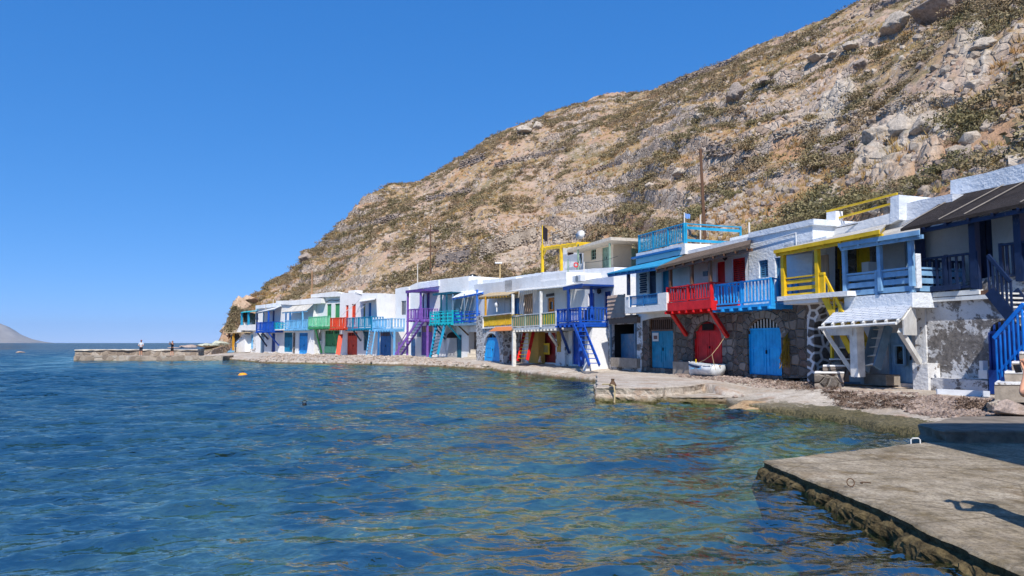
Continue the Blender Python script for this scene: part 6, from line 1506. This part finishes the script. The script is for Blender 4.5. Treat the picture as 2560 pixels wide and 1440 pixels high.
strew('pebbles', [([(700,888),(1000,893),(1180,905),(1180,912),(1000,906),(760,905),(600,896)], 1.0)], 1700, .06, .20, stone_mat('stone_shore', (.28,.205,.155), (.58,.475,.385), (.11,.09,.07)), 'pale brown rubble along the far shore edge', 32)
tl = []
for k in range(4):
    g = np.random.default_rng(60+k); V = []; Fc = []
    for i in range(16):
        p = g.normal(0, .5, 3)*np.array([1,1,.22])+np.array([0,0,.15]); a = g.uniform(0, 6.28); d = np.array([math.cos(a), math.sin(a), g.normal(0,.3)])*.5; w_ = np.array([-math.sin(a), math.cos(a), g.normal(0,.4)])*.10
        b = len(V); V += [p-w_, p+w_, p+d+w_*.5, p+d-w_*.5]; Fc.append((b, b+1, b+2, b+3))
    tl.append((np.array(V), np.array(Fc)))
strew('dry_seaweed', [([(1840,945),(2000,955),(2110,975),(2080,985),(1950,965)], .35), ([(2080,980),(2300,1000),(2290,1012),(2100,995)], .4), ([(2390,1005),(2480,1012),(2480,1025),(2400,1018)], .25)], 560, .06, .15, leaf_mat('seaweed', (.09,.06,.045), (.26,.18,.13), (.16,.11,.08)), 'brown dry seaweed washed up on the beach', 33, (1,1,1), tl)
for i, (px, py, s_, lb) in enumerate(((1838,972,16,'round dark pebble alone on the concrete quay'), (1856,971,10,'smaller dark pebble next to the round one on quay'), (1943,966,10,'lone brown stone near the seaweed on quay'), (2410,1018,16,'round reddish cobble below the white board'), (2395,1014,12,'brown cobble below the white board'))):
    boulder(0, 0, s_, s_*.7, lb, mat=SM_BEACH, k=i, p=Vector((*W0(px, py, .45), float(ground_z(*W0(px, py, .45))))), name='cobble', sink=.2)

# ------------------------------------------------------------------ things on the porches
def pot(px, py, Y, mat, label):
    p = at_depth(px, py, Y); e = empty('flower_pot', p); tag(e, label, 'flower pot'); MB().lathe([(.09,0),(.12,.03),(.155,.24),(.17,.25),(.17,.29),(.13,.29)], 12).build('pot', mat, e, True)
    V, Fc = shrub_template(77, 120, .20); o = np_mesh('plant', V*.22+np.array([0,0,.28]), Fc, SHG, False); o.parent = e
pot(1967, 722, 28.4, plain('terracotta', (126,70,54), .85, .2), 'terracotta plant pot on the deck behind the yellow railing')
def chair(px, py, Y, rz, mat, label):
    p = at_depth(px, py, Y); e = empty('chair', p, rz); tag(e, label, 'chair'); MB().box(-.22,.22,-.2,.2,.43,.46).build('seat', mat, e)
    b = MB(); b.box(-.22,-.18,.17,.2,.46,.92).box(.18,.22,.17,.2,.46,.92)
    for z in (.58,.72,.86): b.box(-.179,.179,.175,.195,z,z+.07)
    b.build('backrest', mat, e)
    for sx in (-.2,.2):
        for sy in (-.18,.18): MB().box(sx-.02,sx+.02,sy-.02,sy+.02,0,.43).build('leg', mat, e)
chair(2122, 728, 26.6, .6, P_OCHRE, 'ochre wooden chair on the pale blue porch'); chair(1722, 765, 35.0, -.4, P_WHITE, 'white chair on the red balcony'); chair(1850, 757, 31.2, .3, P_WHITE, 'white chair on the sky blue balcony')
# ------------------------------------------------------------------ people and the cat
SKIN = plain('skin', (206,150,118), .6, .08, 6, .05); HAIRD = plain('hair_dark', (40,30,26), .8, .2, 30, .2)
def skin_mesh(name, joints, edges, mat, parent, sub=2, root=0):
    me = bpy.data.meshes.new(name); me.from_pydata([j[:3] for j in joints], edges, []); me.update(); o = bpy.data.objects.new(name, me); COL.objects.link(o); o.parent = parent
    o.modifiers.new('skin', 'SKIN'); o.modifiers['skin'].use_smooth_shade = True
    if not me.skin_vertices: me.skin_vertices.new() if hasattr(me.skin_vertices, 'new') else None
    if len(me.skin_vertices) == 0:
        bpy.context.view_layer.objects.active = o; bpy.ops.mesh.customdata_skin_add()
    for i, j in enumerate(joints):
        r = j[3]; sv = me.skin_vertices[0].data[i]; sv.radius = r if isinstance(r, tuple) else (r, r); sv.use_root = (i == root)
    s = o.modifiers.new('sub', 'SUBSURF'); s.levels = sub; s.render_levels = sub; me.materials.append(mat); return o
def person(loc, rz, label, H, top, bottom, shoes, hands, hair='short', legs=((.09,0),(-.09,0)), long_bottom=True, cap=None, head_turn=0, fingers=False, phone=True, sleeve=True):
    """hands: two targets (x, y, z) in body space, facing -y; heights are fractions of H"""
    e = empty('person', loc, rz); tag(e, label, 'person'); k = H/1.75
    J = []; E = []
    def j(x, y, z, r): J.append((x*k, y*k, z*k, (r[0]*k, r[1]*k) if isinstance(r, tuple) else r*k)); return len(J)-1
    pel = j(0,0,.95,(.150,.105)); wa = j(0,.01,1.10,(.135,.095)); ch = j(0,.01,1.30,(.165,.105)); nk0 = j(0,.01,1.45,(.085,.07)); nk = j(0,0,1.52,.052); hd = j(0,-.02,1.60,(.072,.085)); hd2 = j(0,-.01,1.68,(.074,.09)); hd3 = j(0,0,1.735,(.05,.06))
    E += [(pel,wa),(wa,ch),(ch,nk0),(nk0,nk),(nk,hd),(hd,hd2),(hd2,hd3)]
    arms = []
    for s, tgt in zip((1,-1), hands):
        sh = j(.19*s,.01,1.41,.055); hw = Vector(tgt); S = Vector((.19*s,.01,1.41)); d = hw-S; L = min(d.length, .555); d = d.normalized()*L; W_ = S+d
        h2 = math.sqrt(max(.0004, .285**2-(L/2)**2)); out = Vector((s*.75, .35, -.7)); out = (out-d.normalized()*out.dot(d.normalized())).normalized(); el = S+d*.5+out*h2
        a = j(*el,.040); b = j(*W_,.027); E += [(nk0,sh),(sh,a),(a,b)]
        dr = (W_-el).normalized(); palm = W_+dr*.055; p_ = j(*palm,(.040,.018)); E.append((b,p_)); arms.append((S, el, W_, dr))
        if fingers:
            side = dr.cross(Vector((0,0,1))).normalized()
            for f in range(4):
                o_ = side*((f-1.5)*.021); ln = (.066,.074,.070,.055)[f]; b1 = palm+dr*.03+o_; b2 = b1+dr*ln*.5+Vector((0,0,-.004)); b3 = b2+(dr*.6+Vector((0,0,.55))).normalized()*ln*.45
                q1 = j(*b1,.0105); q2 = j(*b2,.0095); q3 = j(*b3,.008); E += [(p_,q1),(q1,q2),(q2,q3)]
            t0 = W_+dr*.03-side*.035*s; q1 = j(*t0,.012); q2 = j(*(t0+dr*.03-side*.02*s+Vector((0,0,.03))),.010); q3 = j(*(t0+dr*.055-side*.005*s+Vector((0,0,.055))),.009); E += [(b,q1),(q1,q2),(q2,q3)]
        else:
            q = j(*(palm+dr*.07),(.032,.012)); E.append((p_,q))
    LG = []
    for s, (fx, fy) in zip((1,-1), legs):
        hp = j(.09*s,0,.90,.088); kn = j((.09*s+fx)*.5,fy*.45-.02,.50,.060); an = j(fx,fy,.09,.040); ft = j(fx,fy-.13,.045,(.042,.03)); E += [(pel,hp),(hp,kn),(kn,an),(an,ft)]; LG.append((s,fx,fy))
    body = skin_mesh('body', J, E, SKIN, e)
    # clothing follows the same joints, slightly thicker
    T = [(0,0,.93*k,(.165*k,.12*k)), (0,.01*k,1.10*k,(.155*k,.115*k)), (0,.01*k,1.30*k,(.180*k,.122*k)), (0,.01*k,1.44*k,(.11*k,.085*k))]; TE = [(0,1),(1,2),(2,3)]
    for s, (S, el, W_, dr) in zip((1,-1), arms):
        a = len(T); T.append((S.x*k,S.y*k,S.z*k,.068*k)); m_ = S.lerp(el, .75); T.append((m_.x*k,m_.y*k,m_.z*k,.060*k)); TE += [(3,a),(a,a+1)]
    skin_mesh('shirt', T, TE, top, e)
    B = [(0,0,1.02*k,(.155*k,.112*k)), (0,0,.93*k,(.165*k,.12*k))]; BE = [(0,1)]
    for s, fx, fy in LG:
        a = len(B); B.append((.09*s*k,0,.86*k,.10*k)); end = .5 if not long_bottom else .14; t = (.9-end)/.81; B.append(((.09*s+(fx-.09*s)*t)*k, (fy*t-.02*(1-abs(2*t-1)))*k, end*k, (.085 if not long_bottom else .065)*k)); BE += [(1,a),(a,a+1)]
    skin_mesh('trousers' if long_bottom else 'shorts', B, BE, bottom, e)
    for s, fx, fy in LG:
        m = MB(); m.lathe([(.02,0),(.05,.005),(.052,.05),(.035,.085)], 10); m.v = [((x*.95+fx)*k, (y*2.4-.055+fy)*k, z*k) for x, y, z in m.v]; m.build('shoe', shoes, e, True)
    m = MB(); bm = bmesh.new(); bmesh.ops.create_uvsphere(bm, u_segments=16, v_segments=10, radius=1); vs = [tuple(v.co) for v in bm.verts]; fs = [[v.index for v in f.verts] for f in bm.faces]; bm.free()
    m.add([((x*.086)*k, (y*.103+.012)*k, (1.675+z*.085+(-.06 if (y > .2 and z < 0 and hair == 'long') else 0))*k) for x, y, z in vs if True], [f for f in fs if all(vs[i][2] > (-.15 if vs[i][1] > 0 else .28) or (hair == 'long' and vs[i][1] > .25) for i in f)])
    m.build('hair', HAIRD, e, True)
    f_ = MB()
    for s in (1,-1): f_.add([((.030*s+x*.011)*k, (-.108+y*.006)*k, (1.645+z*.007)*k) for x, y, z in vs], fs)
    f_.build('eyes', BLKPL, e); f2 = MB().hexa([(-.012*k,-.108*k,1.60*k),(.012*k,-.108*k,1.60*k),(.006*k,-.10*k,1.645*k),(-.006*k,-.10*k,1.645*k)][:4], [(-.008*k,-.125*k,1.604*k),(.008*k,-.125*k,1.604*k),(.004*k,-.106*k,1.65*k),(-.004*k,-.106*k,1.65*k)]); f2.build('nose', SKIN, e)
    if cap:
        c = MB(); c.lathe([(.098,-.005),(.10,.02),(.085,.06),(.05,.085),(.01,.092)], 14); c.v = [(x*k, y*1.12*k+.0, (1.70+z)*k) for x, y, z in c.v]; c.hexa([(-.07*k,-.20*k,1.70*k),(.07*k,-.20*k,1.70*k),(.085*k,-.09*k,1.70*k),(-.085*k,-.09*k,1.70*k)], [(-.07*k,-.20*k,1.707*k),(.07*k,-.20*k,1.707*k),(.085*k,-.09*k,1.715*k),(-.085*k,-.09*k,1.715*k)]); c.build('cap', cap, e, True)
    if phone:
        mid = (arms[0][2]+arms[1][2])*.5+(arms[0][3]+arms[1][3])*.055
        return e, mid*k
    return e, None
def phone_at(e, p, label, land=True, s=1.0):
    M = e.matrix_basis if False else Matrix.Translation(e.location) @ Matrix.Rotation(e.rotation_euler.z, 4, 'Z'); q = M @ p
    m = MB(); hw, hh = (.078, .038) if land else (.038, .078); m.box(-hw*s, hw*s, -.005, .005, -hh*s, hh*s); o = m.build('phone', BLKPL); o.location = q; o.rotation_euler = (.25, 0, e.rotation_euler.z); tag(o, label, 'phone')
pz = .50
q = at_depth(352, 887, 82.6); e, _ = person((q.x, q.y, pz), R(8), 'person in pale grey t-shirt, dark shorts and cap standing on the pier', 1.74, plain('shirt_grey', (206,212,220), .85, .1), plain('shorts_navy', (34,38,56), .85, .1), plain('shoes_pale', (210,200,190), .7, .1), ((.10,-.30,1.12), (-.10,-.28,1.12)), long_bottom=False, cap=plain('cap_red', (150,70,66), .8, .1), legs=((.10,.02),(-.10,-.03)), phone=False)
q = at_depth(430, 887, 82.6); e, mp = person((q.x, q.y, pz), R(-12), 'person in black clothes photographing with raised arms on the pier', 1.66, plain('top_black', (24,24,28), .85, .1), plain('shorts_black', (28,28,32), .85, .1), plain('shoes_tan', (150,110,90), .7, .1), ((.10,-.36,1.52), (-.10,-.36,1.52)), hair='long', long_bottom=False, legs=((.13,.03),(-.12,-.04)))
phone_at(e, mp+Vector((0,-.03,.03)), 'tiny phone held up by the person in black', True)
# person just outside the right edge: hand and phone reach into the picture, the shadow lies on the slab
HP = at_depth(2553, 930, 6.9)
rz_ = R(-142)
e, mp = person((0,0,SZ), rz_, 'person at the right edge with only hand and phone in the frame', 1.76, plain('shirt_blue', (70,96,140), .85, .1), plain('trousers_dark', (50,50,58), .85, .1), plain('shoes_dark', (60,54,50), .7, .1), ((.07,-.22,HP.z-SZ), (-.05,-.24,HP.z-SZ-.005)), fingers=True, legs=((.11,-.05),(-.11,.08)))
rot = Matrix.Rotation(rz_, 3, 'Z'); off = rot @ Vector((.01,-.29,0)); e.location = (HP.x-off.x, HP.y-off.y, SZ)
phone_at(e, Vector((0,-.32,HP.z-SZ+.03)), 'black phone held out at the right edge of the frame', True)
def cat():
    p = at_depth(1350, 907, L1Y(1350)-2.2); e = empty('cat', p, R(20)); tag(e, 'small white and tan cat sitting in front of the dark red doors', 'cat')
    J = [(0,.10,.10,(.085,.08)), (0,.06,.20,(.075,.07)), (0,0,.30,(.06,.055)), (0,-.03,.37,.04), (0,-.06,.42,.05), (0,-.10,.41,.028)]; E = [(0,1),(1,2),(2,3),(3,4),(4,5)]
    for s in (1,-1):
        b = len(J); J += [(.045*s,-.03,.24,.032), (.045*s,-.06,.12,.022), (.045*s,-.08,.02,.022)]; E += [(2,b),(b,b+1),(b+1,b+2)]
        b = len(J); J += [(.08*s,.06,.08,.05), (.085*s,-.03,.03,.025)]; E += [(0,b),(b,b+1)]
        b = len(J); J += [(.03*s,-.055,.47,.013)]; E += [(4,b)]
    b = len(J); J += [(.06,.20,.04,.02), (.16,.20,.03,.016), (.22,.12,.03,.012)]; E += [(0,b),(b,b+1),(b+1,b+2)]
    skin_mesh('body', J, E, plain('cat_fur', (206,190,168), .9, .35, 9, .2), e)
cat()
# ------------------------------------------------------------------ sea air
hz = NT('sea_air'); pv = hz.n('ShaderNodeVolumePrincipled'); pv.inputs['Color'].default_value = (.68,.84,1,1); pv.inputs['Density'].default_value = .00004; pv.inputs['Anisotropy'].default_value = .2
hz.l(pv.outputs[0], hz.out.inputs['Volume'])
tag(MB().box(-12500, 12500, -400, 12500, -9, 330).build('haze', hz.m), 'thin sea haze', kind='stuff')
